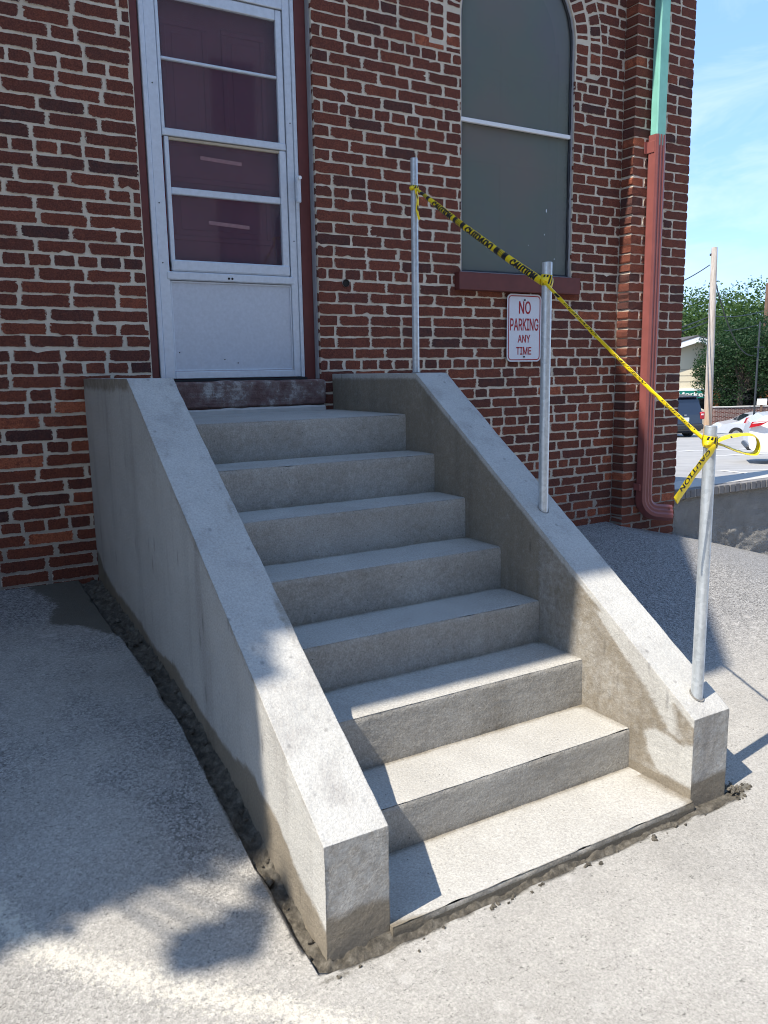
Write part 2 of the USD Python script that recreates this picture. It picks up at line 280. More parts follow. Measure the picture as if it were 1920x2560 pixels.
# asphalt: pale worn aggregate, damp dirt and worn paint carried by vertex masks
M_ASPH = mat('worn_asphalt', {
    'g': ('geometry', {}), 'n1': ('noise_texture', {'scale': 1.3, 'detail': 9, 'roughness': 0.66, 'distortion': 0.6}),
    'r1': ('rgb_ramp', {'ramp': [(0.3, (0.262, 0.248, 0.222)), (0.5, (0.325, 0.308, 0.277)), (0.7, (0.37, 0.352, 0.318))]}),
    'w1': ('noise_texture', {'scale': 5.0, 'detail': 8, 'roughness': 0.7, 'distortion': 1.2}), 'wr': ('map_range', {'from_min': 0.52, 'from_max': 0.62, 'to_min': 0.0, 'to_max': 0.22}), 'wx': ('mix_color', {'b': (0.43, 0.405, 0.36)}),
    'co': ('attribute', {'attribute': 'coarse'}), 'cx': ('mix_color', {'b': (0.245, 0.238, 0.228)}),
    'v': ('voronoi_texture', {'scale': 150.0, 'randomness': 1.0}), 'vs': ('separate_color', {}), 'vr': ('map_range', {'to_min': 0.25, 'to_max': 1.6}),
    'vf': ('math', {'math_type': 'multiply_add', 'value2': 0.72, 'value3': 0.08}), 'vm': ('mix_color', {'blend_type': 'multiply', 'use_clamp': False}),
    'n2': ('noise_texture', {'scale': 130.0, 'detail': 6, 'roughness': 0.8}), 'r2': ('map_range', {'from_min': 0.32, 'from_max': 0.60, 'to_min': 0.58, 'to_max': 1.15}), 'm2': ('mix_color', {'blend_type': 'multiply', 'fac': 0.9, 'use_clamp': False}),
    'km': ('mapping', {'scale': (1.0, 1.7, 1.0), 'rotation': (0, 0, 0.6)}), 'kn': ('noise_texture', {'scale': 62.0, 'detail': 3, 'roughness': 0.6, 'distortion': 1.5}), 'kr': ('map_range', {'from_min': 0.335, 'from_max': 0.375, 'to_min': 0.38, 'to_max': 1.0}), 'kx': ('mix_color', {'blend_type': 'multiply', 'fac': 0.8}),
    'sp': ('voronoi_texture', {'scale': 11.0}), 'sr': ('map_range', {'from_min': 0.17, 'from_max': 0.30, 'to_min': 0.30, 'to_max': 0.0}), 'sn': ('noise_texture', {'scale': 2.1, 'detail': 4}), 'sg': ('map_range', {'from_min': 0.56, 'from_max': 0.62}), 'sm': ('math', {'math_type': 'multiply'}), 'sx': ('mix_color', {'b': (0.47, 0.45, 0.42)}),
    'pa': ('attribute', {'attribute': 'paint'}), 'pn': ('noise_texture', {'scale': 70.0, 'detail': 7, 'roughness': 0.75}), 'pm': ('math', {'math_type': 'multiply_add', 'value2': 1.9, 'value3': -0.95}), 'ps': ('math', {'math_type': 'add'}), 'pr': ('map_range', {'from_min': 0.42, 'from_max': 0.70, 'to_max': 0.55}), 'px': ('mix_color', {'b': (0.60, 0.565, 0.475)}),
    'da': ('attribute', {'attribute': 'damp'}), 'dn': ('noise_texture', {'scale': 20.0, 'detail': 8, 'roughness': 0.75}), 'dm': ('math', {'math_type': 'multiply_add', 'value2': 1.1, 'value3': -0.55}), 'ds': ('math', {'math_type': 'add'}), 'dr': ('map_range', {'range_type': 'smoothstep', 'from_min': 0.38, 'from_max': 0.66, 'to_max': 0.92}), 'dx': ('mix_color', {'b': (0.095, 0.086, 0.068)}),
    'b1': ('bump', {'distance': 0.0035}), 'bs': ('math', {'math_type': 'multiply_add', 'value2': 0.8, 'value3': 0.12}), 'b2': ('bump', {'strength': 0.55, 'distance': 0.003}), 'b3': ('bump', {'strength': 0.6, 'distance': 0.003}),
    'p': ('principled_bsdf', {'roughness': 0.88, 'specular_ior_level': 0.25})},
    [('g.position', x + '.vector') for x in ('n1', 'w1', 'v', 'n2', 'km', 'sp', 'sn', 'pn', 'dn')] +
    [('km.vector', 'kn.vector'), ('n1.fac', 'r1.fac'), ('r1.color', 'wx.a'), ('w1.fac', 'wr.value'), ('wr.result', 'wx.fac'), ('wx.result', 'cx.a'), ('co.fac', 'cx.fac'), ('v.color', 'vs.color'), ('vs.r', 'vr.value'), ('co.fac', 'vf.value1'), ('vf.value', 'vm.fac'), ('cx.result', 'vm.a'), ('vr.result', 'vm.b'), ('n2.fac', 'r2.value'), ('vm.result', 'm2.a'), ('r2.result', 'm2.b'),
     ('kn.fac', 'kr.value'), ('m2.result', 'kx.a'), ('kr.result', 'kx.b'),
     ('sp.distance', 'sr.value'), ('sn.fac', 'sg.value'), ('sr.result', 'sm.value1'), ('sg.result', 'sm.value2'), ('sm.value', 'sx.fac'), ('kx.result', 'sx.a'),
     ('pn.fac', 'pm.value1'), ('pm.value', 'ps.value1'), ('pa.fac', 'ps.value2'), ('ps.value', 'pr.value'), ('pr.result', 'px.fac'), ('sx.result', 'px.a'),
     ('dn.fac', 'dm.value1'), ('dm.value', 'ds.value1'), ('da.fac', 'ds.value2'), ('ds.value', 'dr.value'), ('dr.result', 'dx.fac'), ('px.result', 'dx.a'), ('dx.result', 'p.base_color'),
     ('co.fac', 'bs.value1'), ('bs.value', 'b1.strength'), ('v.distance', 'b1.height'), ('n2.fac', 'b2.height'), ('kn.fac', 'b3.height'), ('b1.normal', 'b2.normal'), ('b2.normal', 'b3.normal'), ('b3.normal', 'p.normal')])
M_DIRT = mat('wet_mortar_dirt', {'g': ('geometry', {}), 'n': ('noise_texture', {'scale': 35.0, 'detail': 8, 'roughness': 0.7}), 'r': ('rgb_ramp', {'ramp': [(0.3, (0.05, 0.045, 0.037)), (0.5, (0.13, 0.115, 0.092)), (0.7, (0.26, 0.235, 0.19))]}),
    'n2': ('noise_texture', {'scale': 120.0, 'detail': 8, 'roughness': 0.8}), 'b': ('bump', {'strength': 1.0, 'distance': 0.012}), 'p': ('principled_bsdf', {'roughness': 0.95, 'specular_ior_level': 0.2})},
    [('g.position', 'n.vector'), ('g.position', 'n2.vector'), ('n.fac', 'r.fac'), ('r.color', 'p.base_color'), ('n2.fac', 'b.height'), ('b.normal', 'p.normal')])
M_LOT = plain('parking_lot_asphalt', (0.27, 0.262, 0.25), 0.9, var=0.18, scale=1.3, bump=0.004, bscale=90)
M_LINE = plain('lot_line_paint', (0.70, 0.69, 0.66), 0.7, var=0.12, scale=14)
M_STUCCO = mat('rough_cast_render', {'g': ('geometry', {}), 'n': ('noise_texture', {'scale': 4.0, 'detail': 8, 'roughness': 0.7}), 'r': ('rgb_ramp', {'ramp': [(0.3, (0.36, 0.34, 0.31)), (0.7, (0.54, 0.52, 0.48))]}), 'n2': ('noise_texture', {'scale': 55.0, 'detail': 7, 'roughness': 0.7}), 'b': ('bump', {'strength': 1.0, 'distance': 0.09}), 'p': ('principled_bsdf', {'roughness': 0.95})},
    [('g.position', 'n.vector'), ('g.position', 'n2.vector'), ('n.fac', 'r.fac'), ('r.color', 'p.base_color'), ('n2.fac', 'b.height'), ('b.normal', 'p.normal')])
M_CAPB = plain('grey_cap_brick', (0.155, 0.15, 0.15), 0.85, var=0.25, scale=14, bump=0.002, bscale=120)
M_CAPTOP = plain('cap_mortar', (0.42, 0.40, 0.37), 0.9, var=0.12)
M_ROOF = plain('roof_shingle', (0.07, 0.065, 0.065), 0.9, var=0.25, scale=8)
M_CREAM = plain('cream_panel_wall', (0.62, 0.56, 0.42), 0.8, var=0.05, scale=0.6)
M_PANELJ = plain('panel_joint', (0.34, 0.31, 0.25), 0.8)
M_SOFFIT = plain('soffit', (0.30, 0.30, 0.31), 0.8)
M_SIGNT = plain('teal_shop_sign', (0.008, 0.16, 0.13), 0.4, var=0.06)
M_TERRA = plain('terracotta_pier', (0.42, 0.17, 0.075), 0.8, var=0.2, scale=5)
M_BEIGE = plain('beige_render', (0.42, 0.36, 0.27), 0.85, var=0.12, scale=2)
M_WOODP = mat('weathered_pole_wood', {'g': ('geometry', {}), 'm': ('mapping', {'scale': (9, 9, 0.5)}), 'n': ('noise_texture', {'scale': 1.5, 'detail': 7, 'roughness': 0.7}), 'r': ('rgb_ramp', {'ramp': [(0.3, (0.26, 0.21, 0.17)), (0.55, (0.42, 0.37, 0.32)), (0.8, (0.54, 0.50, 0.45))]}), 's': ('separate_xyz', {}), 'zr': ('map_range', {'from_min': -1.5, 'from_max': 1.6, 'to_min': 0.6, 'to_max': 0.0}), 'x': ('mix_color', {'b': (0.40, 0.22, 0.09)}), 'p': ('principled_bsdf', {'roughness': 0.9})},
    [('g.position', 'm.vector'), ('m.vector', 'n.vector'), ('n.fac', 'r.fac'), ('g.position', 's.vector'), ('s.z', 'zr.value'), ('zr.result', 'x.fac'), ('r.color', 'x.a'), ('x.result', 'p.base_color')])
M_WOODD = plain('dark_pole_wood', (0.13, 0.075, 0.05), 0.9, var=0.3, scale=4)
M_WIRE = plain('wire_black', (0.02, 0.024, 0.026), 0.6)
M_BARK = plain('bark', (0.08, 0.062, 0.048), 0.9, var=0.3, scale=9, bump=0.01, bscale=20)
def leaf_mat(name, lo, hi):
    return mat(name, {'g': ('geometry', {}), 'r': ('rgb_ramp', {'ramp': [(0.0, lo), (1.0, hi)]}), 'd': ('principled_bsdf', {'roughness': 0.55, 'specular_ior_level': 0.35}), 't': ('translucent_bsdf', {}), 'm': ('mix_closure', {'fac': 0.38})},
        [('g.random_per_island', 'r.fac'), ('r.color', 'd.base_color'), ('r.color', 't.color'), ('d.BSDF', 'm.closure1'), ('t.BSDF', 'm.closure2')], surface='m.closure')
M_LEAF_L = leaf_mat('feathery_leaf', (0.055, 0.105, 0.022), (0.16, 0.23, 0.05))
M_LEAF_D = leaf_mat('dark_leaf', (0.022, 0.055, 0.016), (0.085, 0.135, 0.032))
M_CARW = plain('white_car_paint', (0.78, 0.79, 0.80), 0.2, var=0.02, coat_weight=0.6)
M_CARS = plain('silver_car_paint', (0.62, 0.65, 0.68), 0.25, metal=0.3, var=0.03, coat_weight=0.5)
M_CARN = plain('navy_van_paint', (0.012, 0.018, 0.035), 0.22, var=0.05, coat_weight=0.8)
M_TYRE = plain('tyre_rubber', (0.018, 0.018, 0.019), 0.8)
M_RIM = plain('wheel_alloy', (0.42, 0.43, 0.45), 0.35, metal=0.7)
M_GLASSD = plain('tinted_car_glass', (0.012, 0.016, 0.02), 0.06, spec=0.6)
M_LAMPR = plain('red_tail_lamp', (0.36, 0.012, 0.02), 0.2)
M_LAMPW = plain('clear_lamp', (0.7, 0.6, 0.6), 0.2)
M_PLASTIC = plain('black_trim', (0.025, 0.026, 0.028), 0.5)

# ------------------------------------------------------------------ terrain
def ground_z(x, y):
    x, y = np.asarray(x, float), np.asarray(y, float)
    left = np.interp(y, [-60, -9, -5, -3.5, -3.0, -2.7, -2.36, -2.15, -1.92, -1.7, -1.35, -1.08, -0.68, 0, 4], [-.5, -.3, -.14, -.08, -.045, -.012, .07, .148, .218, .278, .335, .37, .405, .462, .47])
    right = np.interp(y, [-60, -9, -5, -3.5, -3.0, -2.7, -2.2, -1.7, -1.0, 0, 4], [-.5, -.3, -.14, -.08, -.04, -.012, .06, .13, .23, .352, .36])
    t = np.clip((x + 0.4) / 1.7, 0, 1); z = left * (1 - t) + right * t
    fall = np.interp(x, [2.2, 3.4, 4.1, 5.4, 7.5, 14], [0, 0.0, .165, .52, .95, 1.3]) * np.interp(y, [-4, -2.4, 0], [0.25, 0.5, 1])
    return z - fall
def lot_z(x, y):
    q = (np.asarray(x) - CAM[0]) * 0.8 + (np.asarray(y) - CAM[1]) * 0.6
    return np.interp(q, [0, 8, 10.5, 12, 19.7, 36.2, 42, 47, 400], [.42, .39, .17, .03, -.65, -1.42, -1.66, -2.55, -2.7])

XL0, XL1, XR0, XR1 = -0.4221, -0.2244, 1.034, 1.2232
YF, YK, ZT, ZF = -2.724, -0.939, 1.526, 0.310

def axis(lo, hi, step, out_lo, out_hi, g=1.22):
    a = list(np.arange(lo, hi + 1e-9, step)); s = step
    while a[0] > out_lo: s *= g; a.insert(0, max(a[0] - s, out_lo))
    s = step
    while a[-1] < out_hi: s *= g; a.append(min(a[-1] + s, out_hi))
    return np.array(a)
def trench_poly():
    r = np.random.default_rng(3); L = []
    ys = np.arange(-2.775, 0.06, 0.02)
    w = np.interp(ys, [-2.78, -2.6, -2.2, -1.85, -1.5, -1.2, -1.0, -0.8, 0.06], [-.468, -.471, -.487, -.498, -.503, -.503, -.508, -.525, -.53])
    L = [(a + 0.012 * (meshkit.fbm(np.array([[0.3, y * 14, 0]]), 4, 5)[0] - .5) * 2, y) for a, y in zip(w, ys)]
    top = [(1.26, 0.06), (1.26, -2.68)]
    xs = np.arange(1.27, -0.46, -0.02)
    F = [(x, -2.775 + 0.016 * 2 * (meshkit.fbm(np.array([[x * 11, .7, 0]]), 4, 9)[0] - .5)) for x in xs]
    return Polygon(L + top + F).buffer(0)
TP = trench_poly()

def build_ground():
    xs = axis(-1.75, 2.3, 0.016, -300, 300); ys = axis(-3.75, 0.10, 0.016, -300, 0.12)
    X, Y = np.meshgrid(xs, ys, indexing='ij'); nx, ny = X.shape
    V = np.c_[X.ravel(), Y.ravel()]
    import shapely
    inside = shapely.contains_xy(TP, V[:, 0], V[:, 1]).reshape(nx, ny)
    idx = np.arange(nx * ny).reshape(nx, ny)
    corners = np.stack([idx[:-1, :-1], idx[1:, :-1], idx[1:, 1:], idx[:-1, 1:]], -1).reshape(-1, 4)
    cin = inside.ravel()[corners].sum(1)
    keep = corners[cin < 3]
    used = np.unique(keep); iu = used[inside.ravel()[used]]
    ring = TP.exterior
    # move kept vertices that lie inside the joint onto its outline
    for k in iu:
        p = ring.interpolate(ring.project(Point(V[k]))); V[k] = (p.x, p.y)
    z = ground_z(V[:, 0], V[:, 1])
    P3 = np.c_[V, np.zeros(len(V))]
    near = np.exp(-(np.maximum(0, np.hypot(V[:, 0] - .3, V[:, 1] + 2) - 3) / 2) ** 2)
    z = z + near * (0.012 * fbm(P3, 1.7, 4, 11) + 0.002 * fbm(P3, 12, 3, 12))
    # masks
    patch = Polygon([(-.80, .1), (-.79, -.02), (-.745, -.16), (-.69, -.34), (-.765, -.53), (-.76, -.61), (-.65, -.665), (-.58, -.775), (-.53, -.86), (-.4, -.9), (-.4, .1)])
    import shapely as sh
    pts = sh.points(V); darken = np.clip(0.5 - (sh.distance(patch, pts) - sh.distance(patch.exterior, pts) * sh.contains(patch, pts)) / 0.16, 0, 1)
    rub = sh.distance(sh.from_wkt('LINESTRING (1.23 -2.76, 1.33 -2.74)'), pts); darken = np.maximum(darken, np.clip(0.9 - rub / 0.07, 0, 1) * 0.8)
    rub = sh.distance(LineString([(-.47, -2.79), (-.1, -2.80)]), pts); darken = np.maximum(darken, np.clip(0.75 - rub / 0.05, 0, 1) * 0.7)
    line = LineString([(-1.45, -1.78), (-1.10, -2.375), (-.88, -2.58), (-.62, -2.79), (-.40, -3.02), (-.1, -3.35)])
    pnt = np.clip(0.95 - sh.distance(line, pts) / 0.13, 0, 1) * 0.72
    coarse = np.clip(np.maximum(np.clip((V[:, 0] - 1.3) / 0.8, 0, 1) * np.clip((V[:, 1] + 2.3) / .7, 0, 1), np.clip((V[:, 1] + 0.75) / 0.3, 0, 1) * (V[:, 0] < 0)), 0, 1)
    coarse = np.maximum(coarse, np.clip((-.42 - V[:, 0]) / .12, 0, 1) * np.clip(.66 + 2.6 * fbm(P3, 3.2, 6, 77), 0.2, .9) * np.interp(V[:, 1], [-3.2, -2.6, -2.2], [.45, .6, .95]))
    coarse = np.maximum(coarse, .04 + .45 * np.clip(fbm(P3, 1.1, 4, 78), 0, .5))
    V3 = np.c_[V, z]
    F = np.vstack([keep[:, [0, 1, 2]], keep[:, [0, 2, 3]]])
    # skirt where the cut asphalt faces the joint
    E = np.sort(np.vstack([F[:, [0, 1]], F[:, [1, 2]], F[:, [2, 0]]]), axis=1); DE = np.vstack([F[:, [0, 1]], F[:, [1, 2]], F[:, [2, 0]]])
    u, inv, cnt = np.unique(E, axis=0, return_inverse=True, return_counts=True)
    be = DE[cnt[inv.ravel()] == 1]
    mid = (V[be[:, 0]] + V[be[:, 1]]) / 2
    d = sh.distance(ring, sh.points(mid)); be = be[d < 0.02]
    base = len(V3); low = {}
    ex, ef = [], []
    for a, b in be:
        for k in (a, b):
            if k not in low: low[k] = base + len(ex); ex.append(V3[k] + [0, 0, -.07])
        ef += [[a, low[a], low[b]], [a, low[b], b]]
    V3 = np.vstack([V3, ex]); F = np.vstack([F, ef]); n = len(ex)
    pad = lambda m: np.r_[m, np.zeros(n)]
    keepv, F2 = np.unique(F, return_inverse=True); F2 = F2.reshape(-1, 3)
    nb = lambda m: pad(m)[keepv]
    # face up
    vv = V3[keepv]; nz = np.cross(vv[F2[:, 1]] - vv[F2[:, 0]], vv[F2[:, 2]] - vv[F2[:, 0]])[:, 2]; flip = nz < -1e-9; F2[flip] = F2[flip][:, [0, 2, 1]]
    put('ground', (vv, F2), M_ASPH, smooth=50, kind='structure', label='pale worn asphalt apron sloping down from the brick wall', cat='asphalt') if False else None
    m = usdkit.mesh(stage, numbered('/World', 'ground'), (vv, F2), M_ASPH, True)
    api = UsdGeom.PrimvarsAPI(m)
    for k, val in (('damp', darken), ('paint', pnt), ('coarse', coarse)):
        api.CreatePrimvar(k, T.FloatArray, 'vertex').Set(Vt.FloatArray.FromNumpy(nb(val).astype(np.float32)))
    tag(m, 'pale worn asphalt sloping down from the brick wall around the stairs', 'asphalt', kind='structure')
build_ground()

def build_joint():
    xs = np.arange(-.60, 1.36, 0.0055); ys = np.arange(-2.82, 0.03, 0.0055)
    X, Y = np.meshgrid(xs, ys, indexing='ij'); nx, ny = X.shape
    idx = np.arange(nx * ny).reshape(nx, ny)
    c = np.stack([idx[:-1, :-1], idx[1:, :-1], idx[1:, 1:], idx[:-1, 1:]], -1).reshape(-1, 4)
    x, y = X.ravel(), Y.ravel(); P3 = np.c_[x, y, 0 * x]
    dl = XL0 - x; df = YF - 0.02 - y; d = np.maximum(dl, df)
    z = ground_z(x, y) - 0.022
    z += np.where(d < .03, (0.03 - d) * np.clip(0.45 + 1.6 * fbm(P3, 18, 3, 2), 0, 1.2), 0)
    fa = np.where(df > dl, .35, 1.0)
    z += fa * (0.026 * fbm(P3, 22, 4, 3) + 0.020 * fbm(P3, 75, 4, 4) + 0.03 * np.clip(fbm(P3, 45, 3, 8) - .10, 0, 1)) + .007 * fbm(P3, 150, 2, 6)
    z = np.where(y > -2.765, np.where(x > XL0 + .02, np.minimum(z, np.interp(x, [-.25, .3, .75], [.006, -.004, -.028]) + .012 * fbm(P3, 60, 3, 9)), z), z); z = np.where(y < -2.72, np.minimum(z, ground_z(x, y) + .004), z)
    cx, cy = x[c].mean(1), y[c].mean(1)
    ok = ((cx < -.395) | (cy < -2.715)) & ((cx < XL1) | (cx > XR0) | (cy < -2.738))
    keep = c[ok]
    F = np.vstack([keep[:, [0, 1, 2]], keep[:, [0, 2, 3]]])
    u, F2 = np.unique(F, return_inverse=True); V = np.c_[x, y, z][u]
    r = np.random.default_rng(8); crumbs = [(V, F2.reshape(-1, 3))]
    for i in list(range(70)) + list(range(150, 240)):
        if i < 150: cy = r.uniform(-2.78, -.2); cx = XL0 - abs(r.normal(.05, .035)); up = -.008
        elif i < 180: cx = r.uniform(-.45, 1.25); cy = -2.782 - abs(r.normal(0, .05)) ** 1.5; up = .001; 
        else: cx = 1.24 + abs(r.normal(.02, .035)); cy = -2.735 + r.normal(0, .018); up = .001
        q = r.uniform(.0025, .0075) * (1.4 if i < 150 else 1); m = trimesh.creation.icosphere(1, q); v = m.vertices * r.uniform(.6, 1.3, 3) * (1 + .25 * r.normal(size=(len(m.vertices), 1)))
        crumbs.append((v + [cx, cy, float(ground_z(cx, cy)) + up], m.faces))
    Vc, Fc = cat(crumbs)
    put('mortar_joint', (Vc, Fc), M_DIRT, smooth=60, label='dark damp crumbled mortar filling the joint round the stair foot', cat='mortar', kind='stuff')
build_joint()

# raised lot behind the retaining wall, out to the horizon
xs = axis(4.02, 60, 0.6, -300, 400, 1.4); ys = axis(0.14, 45, 0.6, 0.14, 400, 1.4)
X, Y = np.meshgrid(xs, ys, indexing='ij'); idx = np.arange(X.size).reshape(X.shape)
c = np.stack([idx[:-1, :-1], idx[1:, :-1], idx[1:, 1:], idx[:-1, 1:]], -1).reshape(-1, 4)
V = np.c_[X.ravel(), Y.ravel(), lot_z(X, Y).ravel()]
put('parking_lot', (V, np.vstack([c[:, [0, 1, 2]], c[:, [0, 2, 3]]])), M_LOT, smooth=True, kind='structure', label='sunlit parking lot and street beyond the corner', cat='parking lot')
def lot_line(a, b, w=0.11):
    a, b = np.array(a), np.array(b); d = (b - a) / np.linalg.norm(b - a); n = np.array([-d[1], d[0]]) * w / 2
    k = max(2, int(np.linalg.norm(b - a) / .35)); V = []
    for t in np.linspace(0, 1, k):
        for s in (-1, 1):
            p = a + (b - a) * t + n * s; V.append([p[0], p[1], float(lot_z(*p)) + .007])
    F = [[2 * i, 2 * i + 2, 2 * i + 3] for i in range(k - 1)] + [[2 * i, 2 * i + 3, 2 * i + 1] for i in range(k - 1)]
    return np.array(V), np.array(F)[:, ::-1]
for (a, b), lb in zip([((10.5, 4.35), (9.2, 2.35)), ((10.55, 4.3), (12.2, 4.25)), ((9.9, 3.2), (12.0, 3.15)), ((16.6, 9.3), (20.2, 9.2)), ((17.8, 11.2), (21.9, 11.0))],
                  ['white slanting bay line nearest the retaining wall', 'white bay line meeting the tip of the slanting one', 'white bay line short of the white car tyre', 'white line behind the capped post on the lot', 'white line farthest out on the lot behind the post']):
    put('lot_line', lot_line(a, b), M_LINE, label=lb, cat='road marking', kind='structure')

# ------------------------------------------------------------------ the brick building
bld = thing('brick_building', 'old red brick building with a storm door and an arched window', 'building')
CH = 0.067; Z0 = 0.005
DOOR = (-0.061, 0.955, 1.31, 3.78)          # opening in the facade
WX0, WX1, WZ0, WZS, WCX, WR = 2.004, 2.970, 2.171, 3.72, 2.487, 0.483
PX, PY, KX = 3.4465, -0.111, 4.0275
EAVE = 4.85
def arch(r, z0):
    a = np.linspace(0, np.pi, 40)
    return Polygon([(WCX + r, z0)] + [(WCX + r * math.cos(t), WZS + r * math.sin(t)) for t in a] + [(WCX - r, z0)])
win_open = arch(WR, WZ0)
ring_outer = arch(0.722, 3.52)
facade = sbox(-2.7, 0.05, KX - .01, EAVE).difference(sbox(*[DOOR[0], DOOR[2] - .0, DOOR[1] + .003, DOOR[3]])).difference(win_open.buffer(0.003))
facade = sbox(-2.7, 0.05, PX + .02, EAVE).difference(sbox(DOOR[0], DOOR[2], DOOR[1] + .004, DOOR[3])).difference(win_open)
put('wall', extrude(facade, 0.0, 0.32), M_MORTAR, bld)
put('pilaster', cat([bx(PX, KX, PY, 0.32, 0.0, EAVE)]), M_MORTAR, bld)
put('side_wall', cat([bx(KX - .32, KX - .004, 0.32, 9.0, -2.0, EAVE), bx(-2.7, KX - .33, 8.7, 9.0, -2, EAVE)]), M_BRICK_SIDE, bld)
put('cornice', cat([bx(-2.7, KX + .27, -.27, -.02, EAVE + .002, EAVE + .12, .01), bx(KX + .0, KX + .27, -.02, 9.2, EAVE + .002, EAVE + .12, .01)]), M_WHITE, bld)
rv = np.array([(-2.7, -.29, EAVE + .125), (KX + .29, -.29, EAVE + .125), (KX + .29, 9.25, EAVE + .125), (-2.7, 9.25, EAVE + .125), (-2.7, 4.5, 6.9), (1.0, 4.5, 6.9)])
put('roof', (rv, np.array([[0, 1, 5], [0, 5, 4], [1, 2, 5], [2, 3, 4], [2, 4, 5], [0, 4, 3], [0, 3, 2], [0, 2, 1]])), M_ROOF, bld)

bricks = []   # (vertices, faces, tone)
def brick(poly, tone, y=0.0, h=None, back=0.012, step=0.030, jit=0.0013, seed=0):
    r = np.random.default_rng(seed)
    g = poly
    if g.is_empty or g.area < 0.0003: return
    if g.geom_type != 'Polygon': g = max(g.geoms, key=lambda q: q.area)
    ext = g.exterior; L = ext.length; n = max(10, min(17, int(L / step)))
    cor = list(ext.simplify(0.004).coords)[:-1]
    s = sorted({round(ext.project(Point(c)), 4) for c in cor} | set(np.round(np.linspace(0, L, n, endpoint=False), 4)))
    t = [s[0]]
    for a in s[1:]:
        if a - t[-1] > 0.011: t.append(a)
    P = np.array([ext.interpolate(a).coords[0] for a in t]); c = P.mean(0)
    corner = np.array([min(np.hypot(*(p - q)) for q in cor) < .004 for p in P])
    d = c - P; d /= np.linalg.norm(d, axis=1, keepdims=True)
    P = P + r.normal(0, jit, P.shape) + d * np.where(corner, r.uniform(.0015, min(.005, .12 * math.sqrt(g.area)), len(P)), 0)[:, None]
    if r.random() < .10 and g.area > .004:                               # a chipped corner
        k = int(r.integers(len(P))); P[k] += d[k] * r.uniform(.006, .016)
    h = h if h is not None else r.uniform(.001, .0042)
    tilt = r.normal(0, .012, 2)
    rel = P - c; Pi = P + (c - P) / np.linalg.norm(c - P, axis=1, keepdims=True) * .0028
    n = len(P)
    front = np.c_[Pi[:, 0], y - h + rel @ tilt * .5 + r.normal(0, .0005, n), Pi[:, 1]]
    bk = np.c_[P[:, 0], np.full(n, y + back), P[:, 1]]
    V = np.vstack([front, bk, [[c[0], y - h - r.uniform(0, .001), c[1]]]])
    F = []
    for j in range(n):
        k = (j + 1) % n
        F += [[2 * n, j, k], [j, n + j, n + k], [j, n + k, k]]
    F = np.array(F)
    nrm = np.cross(V[F[0, 1]] - V[F[0, 0]], V[F[0, 2]] - V[F[0, 0]])
    if nrm[1] > 0: F = F[:, ::-1]
    bricks.append((V, F, tone))
def tone_at(x, z, r):
    base = 0.52 + r.normal(0, .10)
    if r.random() < .03: base = r.uniform(.8, .95)
    if r.random() < .09: base = r.uniform(0.08, .26)
    if z < 1.5 and r.random() < (.55 if x < 0 else .4): base += r.uniform(.12, .40)      # the redder patched courses low on the wall
    return float(np.clip(base, 0, 1))
holes = [sbox(DOOR[0], DOOR[2] - .3, DOOR[1], DOOR[3]), win_open, ring_outer]
cut = ops.unary_union(holes)
hole_spot = Point(1.142, 2.068).buffer(0.019)
def course(k, x0, x1, pitch, headers, rnd, phase):
    z0, z1 = Z0 + CH * k, Z0 + CH * (k + 1)
    w = pitch * (.49 if headers else 1.0); x = x0 - w * phase; out = []
    while x < x1 - .02:
        ww = w * rnd.uniform(.95, 1.06)
        if not headers and rnd.random() < .035: ww *= .5
        a, b = max(x, x0), min(x + ww, x1)
        out.append((a, b)); x += ww
    if len(out) > 1 and out[0][1] - out[0][0] < .045: out[1] = (out[0][0], out[1][1]); out = out[1:]
    if len(out) > 1 and out[-1][1] - out[-1][0] < .045: out[-2] = (out[-2][0], out[-1][1]); out = out[:-1]
    return z0, z1, out
HL, HR = {5, 11, 17, 23, 31, 39, 45, 52, 59, 66}, {6, 12, 17, 23, 31, 38, 45, 51, 58, 65}
br = np.random.default_rng(21)
